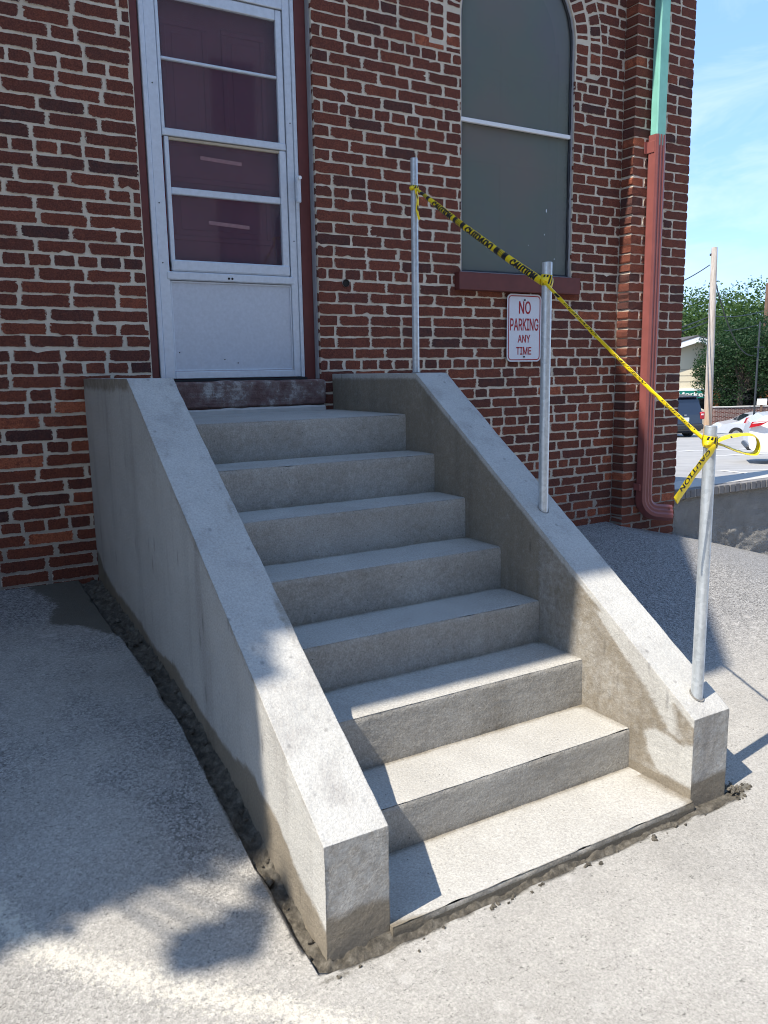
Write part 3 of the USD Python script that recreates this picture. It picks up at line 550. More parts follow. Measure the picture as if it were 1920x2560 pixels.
for k in range(1, 72):
    z0, z1 = Z0 + CH * k, Z0 + CH * (k + 1)
    if z1 > EAVE: break
    segs = [(-2.69, DOOR[0], .235, k in HL), (DOOR[1], PX - .004, .232, k in HR)]
    if z0 >= DOOR[3]: segs = [(-2.69, PX - .004, .233, k in HL)]
    if z1 < 1.0: segs = [(-2.69, XL0 + .05, .235, k in HL), (XR0 + .05, PX - .004, .225, k in HR)]
    for x0, x1, pitch, hd in segs:
        ph = (0.5 if (k % 2) else 0.0) + br.uniform(-.12, .12)
        # keep the right hand segment starting with whole or half bricks at the door jamb
        if x0 == DOOR[1]: ph = 0.5 if k % 2 else 0.02
        zc0, zc1, lst = course(k, x0, x1, pitch, hd, br, ph % 1.0)
        wob = br.normal(0, .0012)
        for a, b in lst:
            gj = br.uniform(.0038, .0062) if x0 < 0 else br.uniform(.0030, .0050)
            p = sbox(a + gj if a > x0 else a + (.001 if x0 == DOOR[1] else .004), z0 + gj * .85 + wob, b - gj if b < x1 else b - .001, z1 - gj * .85 + wob)
            if a < -0.9 - 1.2 and False: continue
            deep = abs(a - DOOR[1]) < 1e-6 and z0 < DOOR[3]
            seed = int(br.integers(1 << 30))
            if p.intersects(cut):
                q = p.difference(cut.buffer(.001))
                parts = [g for g in getattr(q, 'geoms', [q]) if not g.is_empty]
                for g in parts:
                    rightside = g.bounds[0] > WX1 - .02 and g.bounds[0] < WX1 + .03 and z1 < 3.53
                    gg = g.union(affinity.translate(g, -.003, 0)) if rightside else g
                    brick(gg, tone_at(a, z0, br), back=.085 if rightside else .012, seed=seed)
                continue
            if p.intersects(hole_spot): p = p.difference(hole_spot)
            brick(p, tone_at(a, z0, br), back=.085 if deep else .012, seed=seed)
# two rings of header bricks round the window head
for ri, (r0, r1) in enumerate(((WR + .004, .600), (.612, .720))):
    rm = (r0 + r1) / 2; z = 3.525 + (.02 if ri else 0); sp = .0675 if ri == 0 else .071
    while z < WZS - .03:
        for sgn in (-1, 1):
            xa, xb = sorted((WCX + sgn * r0, WCX + sgn * r1))
            brick(sbox(xa + (.001 if sgn > 0 and ri == 0 else .003), z + .003, xb - .002, z + sp - .0045), tone_at(2, 3.6, br), seed=int(br.integers(1 << 30)), back=.085 if ri == 0 and sgn > 0 else .012)
        z += sp
    n = int(np.pi * rm / sp); da = np.pi / n; zoff = z - WZS
    for i in range(n):
        a0, a1 = i * da + .06 * (i == 0) + .005 / rm, (i + 1) * da - .06 * (i == n - 1) - .005 / rm
        if i == 0: a0 = max(a0, zoff / rm)
        if i == n - 1: a1 = min(a1, np.pi - zoff / rm)
        if a1 - a0 < .03: continue
        P = [(WCX + rr * math.cos(t), WZS + rr * math.sin(t)) for rr, ts in ((r0 + .003, (a0, a1)), (r1 - .004, (a1, (a0 + a1) / 2, a0))) for t in ts]
        brick(Polygon(P).buffer(0), tone_at(2, 4, br), seed=int(br.integers(1 << 30)), back=.085 if ri == 0 and a1 < 1.4 else .012)
# pilaster: corner bricks wrap round its two edges
for k in range(2, 72):
    z0, z1 = Z0 + CH * k + .0015, Z0 + CH * (k + 1) + .0015
    if z1 > EAVE: break
    la = .215 if k % 2 else .105; edges = [PX - .005, PX + la]
    xx = PX + la
    while xx < KX - .13:
        xx += .215 if (k + int(xx * 10)) % 5 else .11; edges.append(min(xx, KX + .004))
    if edges[-1] < KX: edges.append(KX + .004)
    if edges[-1] - edges[-2] < .05: edges.pop(-2)
    for i in range(len(edges) - 1):
        a, b = edges[i], edges[i + 1]; gj = br.uniform(.003, .005); first, last = i == 0, i == len(edges) - 2
        brick(sbox(a - .006 if first else a + gj, z0 + gj * .9, b + .006 if last else b - gj, z1 - gj * .9), tone_at(a, z0 if z0 > .9 else 0, br), y=PY, back=.103 if first or last else .012, seed=int(br.integers(1 << 30)), jit=.0018)
# the 300 that show largest in the picture are single parts, the rest one part
def shows(V):
    d = (V - CAM) @ CR.T
    if (d[:, 2] < .1).any(): return 0
    u, v = 960 + 2033.3 * d[:, 0] / d[:, 2], 1280 - 2033.3 * d[:, 1] / d[:, 2]
    if u.max() < 0 or u.min() > 1920 or v.max() < 0 or v.min() > 2560: return 0
    c = V.mean(0)
    w = (min(u.max(), 1920) - max(u.min(), 0)) * (min(v.max(), 2560) - max(v.min(), 0))
    if XL0 < c[0] < 2.4 and c[2] < 1.54 - max(0, (c[0] - 1.45) * 1.3): w *= .02      # behind the stair
    if -.061 < c[0] < .96 and c[2] < 1.54: w = 0
    return w
order = sorted(range(len(bricks)), key=lambda i: -shows(bricks[i][0]))
def edge_of(V):
    n = (len(V) - 1) // 2; deep = np.ptp(V[:, 1]) > .05            # bricks that turn a corner show their ends, clean of mortar
    return np.r_[np.full(n, .93 if deep else 1.0), np.full(n, 0.0 if deep else 1.0), 0.0]

for i in order[:296]:
    V, F, t = bricks[i]; put('brick', (V, F), M_BRICK, bld, prim={'tone': [t], 'edge': edge_of(V)})
rest = [bricks[i] for i in order[296:]]
V, F = cat([(b[0], b[1]) for b in rest])
put('brickwork', (V, F), M_BRICK, bld, prim={'tone': np.concatenate([np.full(len(b[0]), b[2]) for b in rest]), 'edge': np.concatenate([edge_of(b[0]) for b in rest])}, kind='stuff')
a = np.linspace(0, 2 * np.pi, 16, endpoint=False)
put('pipe_hole', extrude(Point(1.142, 2.068).buffer(.0215), -.004, .02), M_HOLE, bld, label='dark round hole left in the brickwork')
put('pipe_stub', sweep(np.c_[np.cos(a), np.sin(a)] * .0235, [(1.142, .02, 2.068), (1.142, -.008, 2.066)], caps=False), M_STUCCO, bld)

# door: red jambs, aluminium storm door, maroon inner door
DY = 0.07
door = thing('door', parent=bld)
put('jamb', bx(-.061, -.004, DY - .01, .30, 1.48, DOOR[3], .004), M_RED, door); put('jamb', bx(.879, .952, DY - .01, .30, 1.48, DOOR[3], .004), M_RED, door)
put('head', bx(-.061, .955, DY - .012, .30, 3.665, DOOR[3], .004), M_RED, door)
put('jamb_seal', bx(.9525, .9575, .02, .066, 1.5, DOOR[3] - .01), M_SOFFIT, door)
def rail(n, x0, x1, z0, z1, y0, y1, b=.003, m=M_ALU): return put(n, bx(x0, x1, y0, y1, z0, z1, b), m, door)
for s_, (a0, a1) in enumerate(((0.0, .0245), (.8545, .876))): rail('frame_channel', a0, a1, 1.512, 3.66, .050, .12)
rail('frame_head', .0, .876, 3.612, 3.66, .048, .12)
for a0, a1 in ((.026, .085), (.811, .853)): rail('stile', a0, a1, 1.515, 3.608, .058, .10)
rail('top_rail', .086, .810, 3.545, 3.608, .058, .10)
rail('kick_rail', .068, .829, 2.052, 2.097, .053, .10, .006)
rail('bottom_rail', .086, .810, 1.515, 1.556, .057, .10)
for a0, a1 in ((.090, .1075), (.770, .806)): rail('sash_stile', a0, a1, 2.812, 3.54, .066, .095)
rail('sash_head', .109, .768, 3.485, 3.54, .066, .095); rail('meeting_rail', .0895, .8065, 2.800, 2.838, .060, .097, .004)
rail('meeting_rail_lip', .125, .768, 2.783, 2.797, .070, .095, .002, M_BEIGE)
rail('glazing_bar', .109, .768, 3.181, 3.195, .068, .094)
for a0, a1 in ((.100, .123), (.766, .806)): rail('sash_stile', a0, a1, 2.112, 2.797, .064, .096)
rail('sash_bar', .124, .765, 2.504, 2.540, .066, .094, .004); rail('sash_sill', .100, .806, 2.100, 2.160, .056, .0965, .008)
rail('kick_panel', .087, .809, 1.558, 2.050, .072, .080, .0, M_ALU_PANEL)
for z in (1.562, 2.044): rail('panel_bead', .087, .809, z - .004, z + .004, .066, .0715, .001)
for x in (.091, .805): rail('panel_bead', x - .004, x + .004, 1.567, 2.039, .066, .0715, .001)
for z0, z1, x0, x1 in ((3.196, 3.484, .108, .769), (2.839, 3.180, .108, .769), (2.541, 2.782, .124, .765), (2.161, 2.503, .124, .765)):
    rail('glass_pane', x0, x1, z0, z1, .084, .087, 0, M_PANE)
put('inner_door', cat([bx(.01, .87, .17, .21, 1.50, 3.66)]), M_MAROON, door)
for x0, x1, z0, z1 in ((.14, .40, 2.78, 3.42), (.48, .74, 2.78, 3.42), (.14, .74, 2.28, 2.62), (.14, .40, 1.6, 2.15), (.48, .74, 1.6, 2.15)):
    put('door_panel', cat([bx(x0, x1, .160, .1695, z0, z0 + .03, .004), bx(x0, x1, .160, .1695, z1 - .03, z1, .004), bx(x0, x0 + .03, .160, .1695, z0 + .031, z1 - .031, .004), bx(x1 - .03, x1, .160, .1695, z0 + .031, z1 - .031, .004), bx(x0 + .06, x1 - .06, .163, .1695, z0 + .06, z1 - .06, .003)]), M_MAROON, door)
for x0, z0, w, ang in ((.30, 2.71, .24, -.05), (.33, 2.372, .24, -.06)):
    v, f = bx(0, w, .0825, .0835, -.010, .010); v = np.array(v); v[:, 2] += z0 + v[:, 0] * ang + .003 * np.sin(v[:, 0] * 60); v[:, 0] += x0; put('paper_strip', (v, f), M_PAPER, door)
put('handle', cat([bx(.846, .870, .008, .026, 2.510, 2.66, .005), bx(.850, .867, .0265, .049, 2.52, 2.54, .002), bx(.850, .867, .0265, .049, 2.63, 2.65, .002)]), M_ALU, door)
put('latch_button', trimesh.util.concatenate([trimesh.creation.cylinder(.010, .016, sections=16, transform=trimesh.transformations.translation_matrix((.858, .000, 2.645)) @ trimesh.transformations.rotation_matrix(np.pi / 2, (1, 0, 0)))]), M_WHITE, door, smooth=40)
for x, z, yy in ((.421, 2.070, .0525), (.441, 2.070, .0525), (.05, 2.45, .0575), (.052, 3.05, .0575), (.05, 2.14, .0575), (.835, 2.3, .0575), (.835, 2.95, .0575), (.118, 1.66, .0715), (.46, 1.60, .0715), (.38, 1.62, .0715)):
    r_ = .0065 if abs(z - 2.07) < .001 else .0035
    put('screw', trimesh.creation.cylinder(r_, .004, sections=10, transform=trimesh.transformations.translation_matrix((x, yy, z)) @ trimesh.transformations.rotation_matrix(np.pi / 2, (1, 0, 0))), M_DARK, door)
sl = fine(bx(-.055, .968, -.045, .30, 1.345, 1.498, .012), .022, .010, 9, 5); put('door_sill', sl, M_STONE, bld, smooth=40, label='worn brownstone door sill')
put('sill_bed', fine(bx(-.06, .965, -.052, .02, 1.30, 1.344, .01), .025, .008, 14, 6), M_CAPTOP, bld, smooth=50)
put('threshold_gap', bx(0, .876, .02, .09, 1.4985, 1.511), M_DARK, bld)

# arched window
win = thing('window', parent=bld)
put('pane', extrude(arch(WR - .004, 2.172).intersection(sbox(1.9, 3.134, 3.1, 4.5)), .034, .040), M_GLAZE, win)
put('pane', extrude(arch(WR - .004, 2.172).intersection(sbox(1.9, 2.1, 3.1, 3.106)), .034, .040), M_GLAZE, win)
put('old_sash', cat([bx(2.0, 2.98, .16, .19, 2.16, 2.30), bx(2.0, 2.98, .16, .19, 2.92, 3.06), bx(2.0, 2.98, .16, .19, 3.52, 3.62), bx(2.46, 2.52, .165, .185, 2.30, 3.7), bx(2.0, 2.06, .162, .188, 2.3, 3.7), bx(2.90, 2.98, .162, .188, 2.3, 3.7)]), M_OLDSASH, win)
put('old_glass', bx(1.99, 2.99, .20, .21, 2.15, 4.25), M_OLDGLASS, win)
put('transom_bar', bx(WX0 + .005, WX1 - .02, .010, .033, 3.108, 3.133, .002), M_WHITE, win)
ring = arch(WR - .0005, 2.172).difference(arch(WR - .028, 2.19))
rr = np.random.default_rng(4); cw = []
edge = arch(WR - .014, 2.183).exterior
e2 = [edge.interpolate(t).coords[0] for t in np.linspace(0, edge.length, 160)]
put('caulk', tube([(p[0], .030 + .002 * rr.normal(), p[1]) for p in e2], np.clip(.0105 + .004 * (meshkit.fbm(np.c_[np.arange(160) * .3, np.zeros(160), np.zeros(160)], 3, 2) - .5) * 2, .005, .02), 7, caps=False), M_CAULK, win, smooth=True)
put('window_frame', extrude(arch(WR - .001, 2.172).difference(arch(WR - .012, 2.18)), .012, .06), M_SOFFIT, win)
put('window_sill', cat([bx(1.951, 3.013, -.055, .034, 2.054, 2.168, .004)]), M_RED, bld)
for x, z, s_ in ((2.76, 2.62, 1.0), (2.745, 2.46, .45), (2.84, 2.30, .5), (2.60, 2.38, .3)):
    put('paint_fleck', trimesh.Trimesh(trimesh.creation.icosphere(1, .008 * s_).vertices * [.6, .25, 1.5] + [x, .0335, z], trimesh.creation.icosphere(1, .01).faces), M_WHITE, win)

# downspout
pipe = thing('downspout', parent=bld)
def fluted(w, d, n=3):
    P = []; hw, hd = w / 2, d / 2
    xs_ = np.linspace(-hw + .007, hw - .007, 25)
    P += [(x, hd - .0032 + .0032 * math.cos((x / (hw - .007)) * n * np.pi)) for x in xs_]
    P += [(hw, hd - .010)]; P += [(hw - .002 * (i % 2), y) for i, y in enumerate(np.linspace(hd - .018, -hd + .012, 5))]; P += [(hw - .006, -hd), (-hw + .006, -hd)]
    P += [(-hw + .002 * (i % 2), y) for i, y in enumerate(np.linspace(-hd + .012, hd - .018, 5))]; P += [(-hw, hd - .010)]
    return np.array(P)
PCX, PCY = 3.622, -.165
def pipe_mesh(sec, path, open_end=False):
    m = sweep(sec, path, start=(1, 0, 0), caps=False)
    return m
put('upper_pipe', pipe_mesh(fluted(.092, .070), [(PCX, PCY, 3.10), (PCX, PCY, 4.0), (PCX, PCY, EAVE)]), M_TEAL, pipe, smooth=35, label='teal upper length of the downspout')
low = [(PCX, PCY, z) for z in (3.172, 2.4, 1.6, 1.0, .56)]
e = np.array([.86, -.48, -.10]); e /= np.linalg.norm(e)
for t in np.linspace(.12, 1, 9):
    th = t * math.radians(84); R_ = .115
    low.append(tuple(np.array([PCX, PCY, .54]) + R_ * (1 - math.cos(th)) * np.array([.873, -.487, 0]) + R_ * math.sin(th) * np.array([0, 0, -1.0])))
low.append(tuple(np.array(low[-1]) + e * .115))
put('lower_pipe', pipe_mesh(fluted(.104, .080), low[:6]), M_RED_PIPE, pipe, smooth=35, label='red painted lower length of the downspout')
put('elbow', cat([pipe_mesh(fluted(.110, .086), [low[4]] + low[5:]), pipe_mesh(fluted(.102, .078), [low[4]] + low[5:])]), M_RED_PIPE, pipe, smooth=35)
put('outlet', (lambda V: (V, np.array([[len(V) - 1, (j + 1) % (len(V) - 1), j] for j in range(len(V) - 1)])))(np.vstack([sweep(fluted(.101, .077), [np.array(low[-1]) - e * .05, np.array(low[-1]) - e * .03], start=(0.2, 0, 1), caps=False)[0][-len(fluted(.101, .077)):], [np.array(low[-1]) - e * .03]])), M_HOLE, pipe)
put('strap', cat([bx(3.566, 3.575, -.185, PY - .006, 3.05, 3.13, .002), bx(3.54, 3.572, PY - .012, PY - .0075, 3.05, 3.13)]), M_RED_PIPE, pipe)
put('strap', cat([bx(3.555, 3.575, -.18, PY - .006, .60, .65, .002)]), M_RED_PIPE, pipe)

# ------------------------------------------------------------------ stairs
st = thing('concrete_staircase', 'newly rendered concrete stairs with two sloping side walls below the storm door', 'stairs')
dampL_y = [-2.73, -2.65, -2.56, -2.48, -2.41, -2.28, -2.23, -2.05, -1.79, -1.54, -1.39, -1.15, -1.01, -.90, -.69, -.41, -.16, -.05]
dampL_z = [.06, .09, .125, .18, .233, .26, .298, .281, .318, .362, .40, .377, .397, .433, .456, .482, .535, .61]
def cheek(x0, x1, right):
    prof = Polygon([(YF, -.12), (YF, ZF), (YK, ZT), (0.0, ZT), (0.0, -.12)])
    m = trimesh.creation.extrude_polygon(prof, x1 - x0, engine='earcut'); v = m.vertices
    v = np.c_[x0 + v[:, 2], v[:, 0], v[:, 1]]
    tm = fine((v, m.faces), .028, 0.0)
    V = np.array(tm.vertices); N = np.array(tm.vertex_normals)
    V = V + N * (0.006 * fbm(V, 5, 3, 31 + right) + .003 * fbm(V, 28, 2, 32))[:, None] * 1.0
    tm = split(V, tm.faces); V = np.array(tm.vertices); N = np.array(tm.vertex_normals)
    x, y, z = V.T; darken = np.zeros(len(V))
    g = ground_z(x, y); ztop = np.interp(y, [YF, YK, 0], [ZF, ZT, ZT])
    if not right:
        side = (np.abs(x - x0) < .012) & (N[:, 0] < -.5)
        lim = np.interp(y, dampL_y, dampL_z) + .03 * fbm(V, 9, 3, 5) + .02 * fbm(V, 35, 3, 6)
        darken = np.where(side, np.clip(.5 + (lim - z) / .06, 0, 1), 0)
        darken = np.maximum(darken, np.where(side & (y > -.95), np.clip(.5 + (z - 1.465 - .05 * fbm(V, 8, 3, 6)) / .05, 0, 1) * .62, 0))          # damp band under the cap
        darken = np.maximum(darken, np.where(side, np.clip(.5 - (ztop - z - .05 - .10 * (fbm(V, 4, 3, 9))) / .10, 0, 1) * .45, 0))
        fr = N[:, 1] < -.9; darken = np.maximum(darken, np.where(fr, np.maximum(.44 + .10 * fbm(V, 5, 3, 17), np.clip(.5 + (.105 - z + .03 * fbm(V, 10, 3, 7)) / .10, 0, 1)), 0))  # even shade tone painted on the whole front face, damp only near its foot
        inner = N[:, 0] > .5; darken = np.maximum(darken, np.where(inner, .62, 0))
        top = (N[:, 2] > .4) & (y < -.95); e_ = np.clip((x - (x1 - .05) + .05 * fbm(V, 3.5, 4, 10)) / .03, 0, 1) * np.clip((fbm(V, 1.6, 3, 14) + .10) / .1, 0, 1) * np.clip((z - .55) / .2, 0, 1)
        darken = np.maximum(darken, np.where(top, e_ * .55, 0))
    else:
        inner = N[:, 0] < -.5
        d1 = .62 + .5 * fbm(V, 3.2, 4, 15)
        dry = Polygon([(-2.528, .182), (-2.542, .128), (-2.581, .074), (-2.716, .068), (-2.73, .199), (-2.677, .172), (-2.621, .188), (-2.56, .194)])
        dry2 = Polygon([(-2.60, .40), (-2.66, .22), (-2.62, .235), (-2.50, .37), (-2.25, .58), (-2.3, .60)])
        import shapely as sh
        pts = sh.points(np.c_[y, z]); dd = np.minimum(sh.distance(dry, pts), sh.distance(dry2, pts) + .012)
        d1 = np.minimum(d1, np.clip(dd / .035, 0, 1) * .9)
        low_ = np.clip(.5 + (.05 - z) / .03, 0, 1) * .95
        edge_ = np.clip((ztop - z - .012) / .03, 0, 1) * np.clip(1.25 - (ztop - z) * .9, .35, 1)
        darken = np.where(inner, np.maximum(d1 * np.clip((ztop - z - .008) / .025, .2, 1), low_), 0)
        darken = np.where(inner & (y > -1.9), np.maximum(darken, .70 * np.clip((ztop - z - .005) / .03, 0, 1)), darken)
        fr = N[:, 1] < -.9; darken = np.maximum(darken, np.where(fr, np.maximum(.44 + .10 * fbm(V, 5, 3, 17), np.clip(.5 + (.075 - z + .03 * fbm(V, 10, 3, 7)) / .05, 0, 1)), 0))  # front face again carries a painted shade tone above its damp foot
    put('cheek_wall', (V, tm.faces), M_CHEEK, st, smooth=True, prim={'damp': darken})
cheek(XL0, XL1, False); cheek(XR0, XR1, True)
YN = [-.8376, -1.1049, -1.3657, -1.6394, -1.905, -2.1739, -2.4345]; ZN = [1.3142, 1.1249, .9345, .7416, .5507, .3686, .1706]; ZS = .0095
for i in range(7):
    yb = 0.0 if i == 0 else YN[i - 1] + .02
    zb = (ZN[i + 1] if i < 6 else ZS) - .004
    m = bx(XL1 - .001, XR0 + .001, YN[i], yb, zb - .0, ZN[i])
    if i: # tread runs under the riser above
        m = bx(XL1 - .001, XR0 + .001, YN[i], YN[i - 1] + .012, zb, ZN[i])
    tm = fine(m, .026, 0.0); V = np.array(tm.vertices); N = np.array(tm.vertex_normals)
    nose = np.exp(-((V[:, 1] - YN[i]) ** 2 + (V[:, 2] - ZN[i]) ** 2) / .012 ** 2)
    V = V + N * (.004 * fbm(V, 6, 3, 40 + i) + .0022 * fbm(V, 45, 3, 41))[:, None] - N * (nose * (.003 + .016 * np.clip(fbm(V, 18, 4, 60 + i), 0, 1)))[:, None]
    tm = split(V, tm.faces); V = np.array(tm.vertices); N = np.array(tm.vertex_normals); nose = np.exp(-((V[:, 1] - YN[i]) ** 2 + (V[:, 2] - ZN[i]) ** 2) / .012 ** 2)
    x, y, z = V.T
    riser = N[:, 1] < -.5; tread = N[:, 2] > .5
    darken = np.where(riser, .36 + .40 * fbm(V, 5, 4, 70 + i) + .16 * np.exp(-((z - zb) / .02) ** 2), 0)  # risers toned darker and browner all over, standing in for their shade
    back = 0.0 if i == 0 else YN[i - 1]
    crease = np.exp(-((back - y) / .022) ** 2) * .62 + np.exp(-((XR0 - x) / .03) ** 2) * .5 + np.exp(-((x - XL1) / .03) ** 2) * .35  # treads darken towards the riser behind and both side walls
    darken = np.where(tread & ~(nose > .2), np.clip(crease + .5 * fbm(V, 8, 3, 80), 0, .8), darken)
    put('step', (V, tm.faces), M_STEP, st, smooth=True, prim={'damp': darken})
tm = fine(bx(XL1 - .001, XR0 + .001, -2.742, YN[6] + .012, -.10, ZS), .024, 0.0); V = np.array(tm.vertices); N = np.array(tm.vertex_normals)
nose = np.exp(-((V[:, 1] + 2.742) ** 2 + (V[:, 2] - ZS) ** 2) / .012 ** 2)
V = V + N * (.004 * fbm(V, 6, 3, 51) + .002 * fbm(V, 45, 3, 41))[:, None] - N * (nose * (.002 + .03 * np.clip(fbm(V, 12, 4, 66), 0, 1)))[:, None]
tm = split(V, tm.faces); V = np.array(tm.vertices)
darken = np.clip(1.05 - np.hypot((V[:, 0] + .224) / .13, (V[:, 1] + 2.745) / .06), 0, 1) + np.clip(.6 - (V[:, 1] + 2.742) / .02, 0, .7) + .6 * np.exp(-((V[:, 1] - YN[6]) / .02) ** 2) + .7 * np.exp(-((XR0 - V[:, 0]) / .045) ** 2) * (V[:, 1] < -2.5)  # slab darkens along its edges and at the left front corner
put('base_slab', (V, tm.faces), M_STEP, st, smooth=True, prim={'damp': np.where(V[:, 2] > ZS - .02, np.clip(darken, 0, 1), 1.0)})

# ------------------------------------------------------------------ posts
def post(x, y, z0, z1, r, label):
    p = thing('galvanized_post', label, 'post', (x, y, z0), group='galvanized rail posts set in the right stair wall')
    h = z1 - z0; a = np.linspace(0, 2 * np.pi, 28, endpoint=False); c = np.c_[np.cos(a), np.sin(a)]
    V = [np.c_[c * r, np.full(28, z)] for z in (-.12, h - .002)] + [np.c_[c * (r - .001), np.full(28, h)], np.c_[c * (r - .004), np.full(28, h)], np.c_[c * (r - .004), np.full(28, h - .12)]]
    V = np.vstack(V); F = []
    for i in range(4):
        for j in range(28):
            k = (j + 1) % 28; F += [[i * 28 + j, i * 28 + k, (i + 1) * 28 + k], [i * 28 + j, (i + 1) * 28 + k, (i + 1) * 28 + j]]
    put('tube', (V, np.array(F)), M_GALV, p, smooth=40)
    sl_ = (ZT - ZF) / (YK - YF) if y < YK else 0.0
    ang = np.linspace(0, 2 * np.pi, 20, endpoint=False); ring_ = []
    put('grout_collar', tube([((r + .0015) * math.cos(t), (r + .0015) * math.sin(t), (r + .0015) * math.sin(t) * sl_ + .0015) for t in np.linspace(0, 2 * np.pi, 21)], .004, 6, caps=False), M_STUCCO, p, smooth=True)
P1, P2, P3 = (1.129, -.795, ZT), (1.129, -1.812, .928), (1.129, -2.655, .358)
PR = .0212
post(P1[0], P1[1], P1[2] - .0, 2.608, .0185, 'galvanized post at the stair top, nearest the door')
post(P2[0], P2[1], P2[2], 1.977, PR, 'galvanized post halfway up the wall, beside the parking sign')
post(P3[0], P3[1], P3[2], 1.337, PR, 'galvanized post at the stair foot, with the tape end knotted on it')

# ------------------------------------------------------------------ caution tape
tp = thing('caution_tape', 'yellow and black caution tape strung down three posts with a loose end', 'barrier tape')
def ribbon_frame(path, side):
    path = np.asarray(path, float); tg = np.gradient(path, axis=0); tg /= np.linalg.norm(tg, axis=1, keepdims=True)
    s = np.asarray(side, float); s = np.broadcast_to(s, path.shape) - tg * np.sum(np.broadcast_to(s, path.shape) * tg, 1, keepdims=True)
    s /= np.linalg.norm(s, axis=1, keepdims=True); return tg, s, np.cross(tg, s)
class Strip:
    """a film band carried along a path: width w across 'side', bulging by 'bulge' along the normal"""
    def __init__(self, path, side, w, bulge, crump=0.0, seed=0):
        self.path = np.asarray(path, float); self.L = np.r_[0, np.cumsum(np.linalg.norm(np.diff(self.path, axis=0), axis=1))]
        self.tg, self.s, self.n = ribbon_frame(self.path, side); self.w = np.broadcast_to(w, len(self.path)); self.b = bulge; self.c = crump; self.seed = seed
    def at(self, l, t, off=0.0):
        l = np.asarray(l, float); t = np.asarray(t, float)
        g = lambda A: np.stack([np.interp(l, self.L, A[:, k]) for k in range(3)], -1)
        w = np.interp(l, self.L, self.w)
        prof = self.b * (1 - np.abs(t) ** 2.2) + self.c * 2 * fbm(np.c_[l * 30, t * 1.2, 0 * l], 1.0, 3, self.seed) * 1.0
        return g(self.path) + g(self.s) * (t * w / 2)[:, None] + g(self.n) * (prof + off)[:, None]
    def mesh(self, m=160, k=9, back=True):
        l = np.linspace(0, self.L[-1], m); t = np.linspace(-1, 1, k); A, B = np.meshgrid(l, t, indexing='ij')
        f = self.at(A.ravel(), B.ravel()); V = [f]; I = np.arange(m * k).reshape(m, k)
        q = lambda I: np.stack([I[:-1, :-1], I[1:, :-1], I[1:, 1:], I[:-1, 1:]], -1).reshape(-1, 4)
        F = [q(I)]
        if back:
            sb = Strip.__new__(Strip); sb.__dict__.update(self.__dict__); sb.b = -self.b * .6 - .0008
            V.append(sb.at(A.ravel(), B.ravel())); F.append(q(I + m * k)[:, ::-1])
        return np.vstack(V), np.vstack([np.vstack([x[:, [0, 1, 2]], x[:, [0, 2, 3]]]) for x in F])
    def print_(self, items):
        """ink: list of (text, start, length, t0, t1, skew) -> meshes wrapped on the band"""
        out = []
        for text, l0, ln, t0, t1, skew in items:
            if text == '#':
                n = 8; A, B = np.meshgrid(np.linspace(0, 1, 4), np.linspace(0, 1, n), indexing='ij'); I = np.arange(4 * n).reshape(4, n)
                u, v = A.ravel(), B.ravel(); f = np.stack([I[:-1, :-1], I[1:, :-1], I[1:, 1:], I[:-1, 1:]], -1).reshape(-1, 4)
                f = np.vstack([f[:, [0, 1, 2]], f[:, [0, 2, 3]]])
            else:
                v_, f = word(text, 1.0, None, .001, True); top = v_[:, 2] > .0005
                keepf = top[f].all(1); f = f[keepf]; tm = trimesh.Trimesh(np.c_[v_[:, :2], 0 * v_[:, 0]], f, process=True)
                vv, f = trimesh.remesh.subdivide_to_size(tm.vertices, tm.faces, .3); u = vv[:, 0]; v = vv[:, 1]
                u = (u - u.min()) / np.ptp(u); v = (v - v.min()) / np.ptp(v)
            l = l0 + ln * u + skew * (v - .5); t = t0 + (t1 - t0) * v
            out.append((self.at(l, t, .0007), f))
        V, F = cat(out)
        a_ = V[F[:, 1]] - V[F[:, 0]]; return V, F
def sag(a, b, s, n=60):
    t = np.linspace(0, 1, n)[:, None]; p = np.array(a) * (1 - t) + np.array(b) * t; p[:, 2] -= 4 * s * (t * (1 - t))[:, 0]; return p
# upper span, rolled into a cord that shows its print
pa = sag((P1[0] - .0, P1[1] - .022, 2.455), (P2[0] - .02, P2[1] + .012, 1.902), .012)
sp1 = Strip(pa, (0, .35, 1.0), np.interp(np.linspace(0, 1, 60), [0, .05, .2, 1], [.012, .018, .031, .034]), .009, .0016, 1)
put('upper_span', sp1.mesh(), M_YELLOW, tp, smooth=True)
L1 = sp1.L[-1]; f = lambda a: a * L1
items = [('#', f(.045), f(.030), -1, 1, .008), ('#', f(.105), f(.022), -1, 1, .008), ('CAUTION', f(.165), f(.16), -.95, .95, .014), ('#', f(.352), f(.022), -1, 1, .01), ('#', f(.412), f(.028), -1, 1, .01), ('CUIDADO', f(.455), f(.205), -.95, .95, .016), ('#', f(.682), f(.028), -1, 1, .01), ('#', f(.742), f(.026), -1, 1, .01), ('CAUTION', f(.80), f(.165), -.95, .95, .016)]
for a0 in (.078, .377, .712): items += [('#', f(a0 + .0085 * j), f(.0035), -.9, .9, .008) for j in range(4)]
for it in items: put('lettering', sp1.print_([it] if it[0] == '#' else [it, (it[0], it[1] + .0035) + it[2:], (it[0], it[1] + .006) + it[2:]]), M_BLACKINK, tp)
pb = sag((P2[0] - .02, P2[1] - .005, 1.898), (P3[0] - .012, P3[1] + .012, 1.288), .012)
sp2 = Strip(pb, (-.5, .3, 1.0), np.interp(np.linspace(0, 1, 60), [0, .1, .5, 1], [.022, .026, .027, .022]), .007, .003, 3)
put('lower_span', sp2.mesh(), M_YELLOW, tp, smooth=True)
L2 = sp2.L[-1]; f2 = lambda a: a * L2
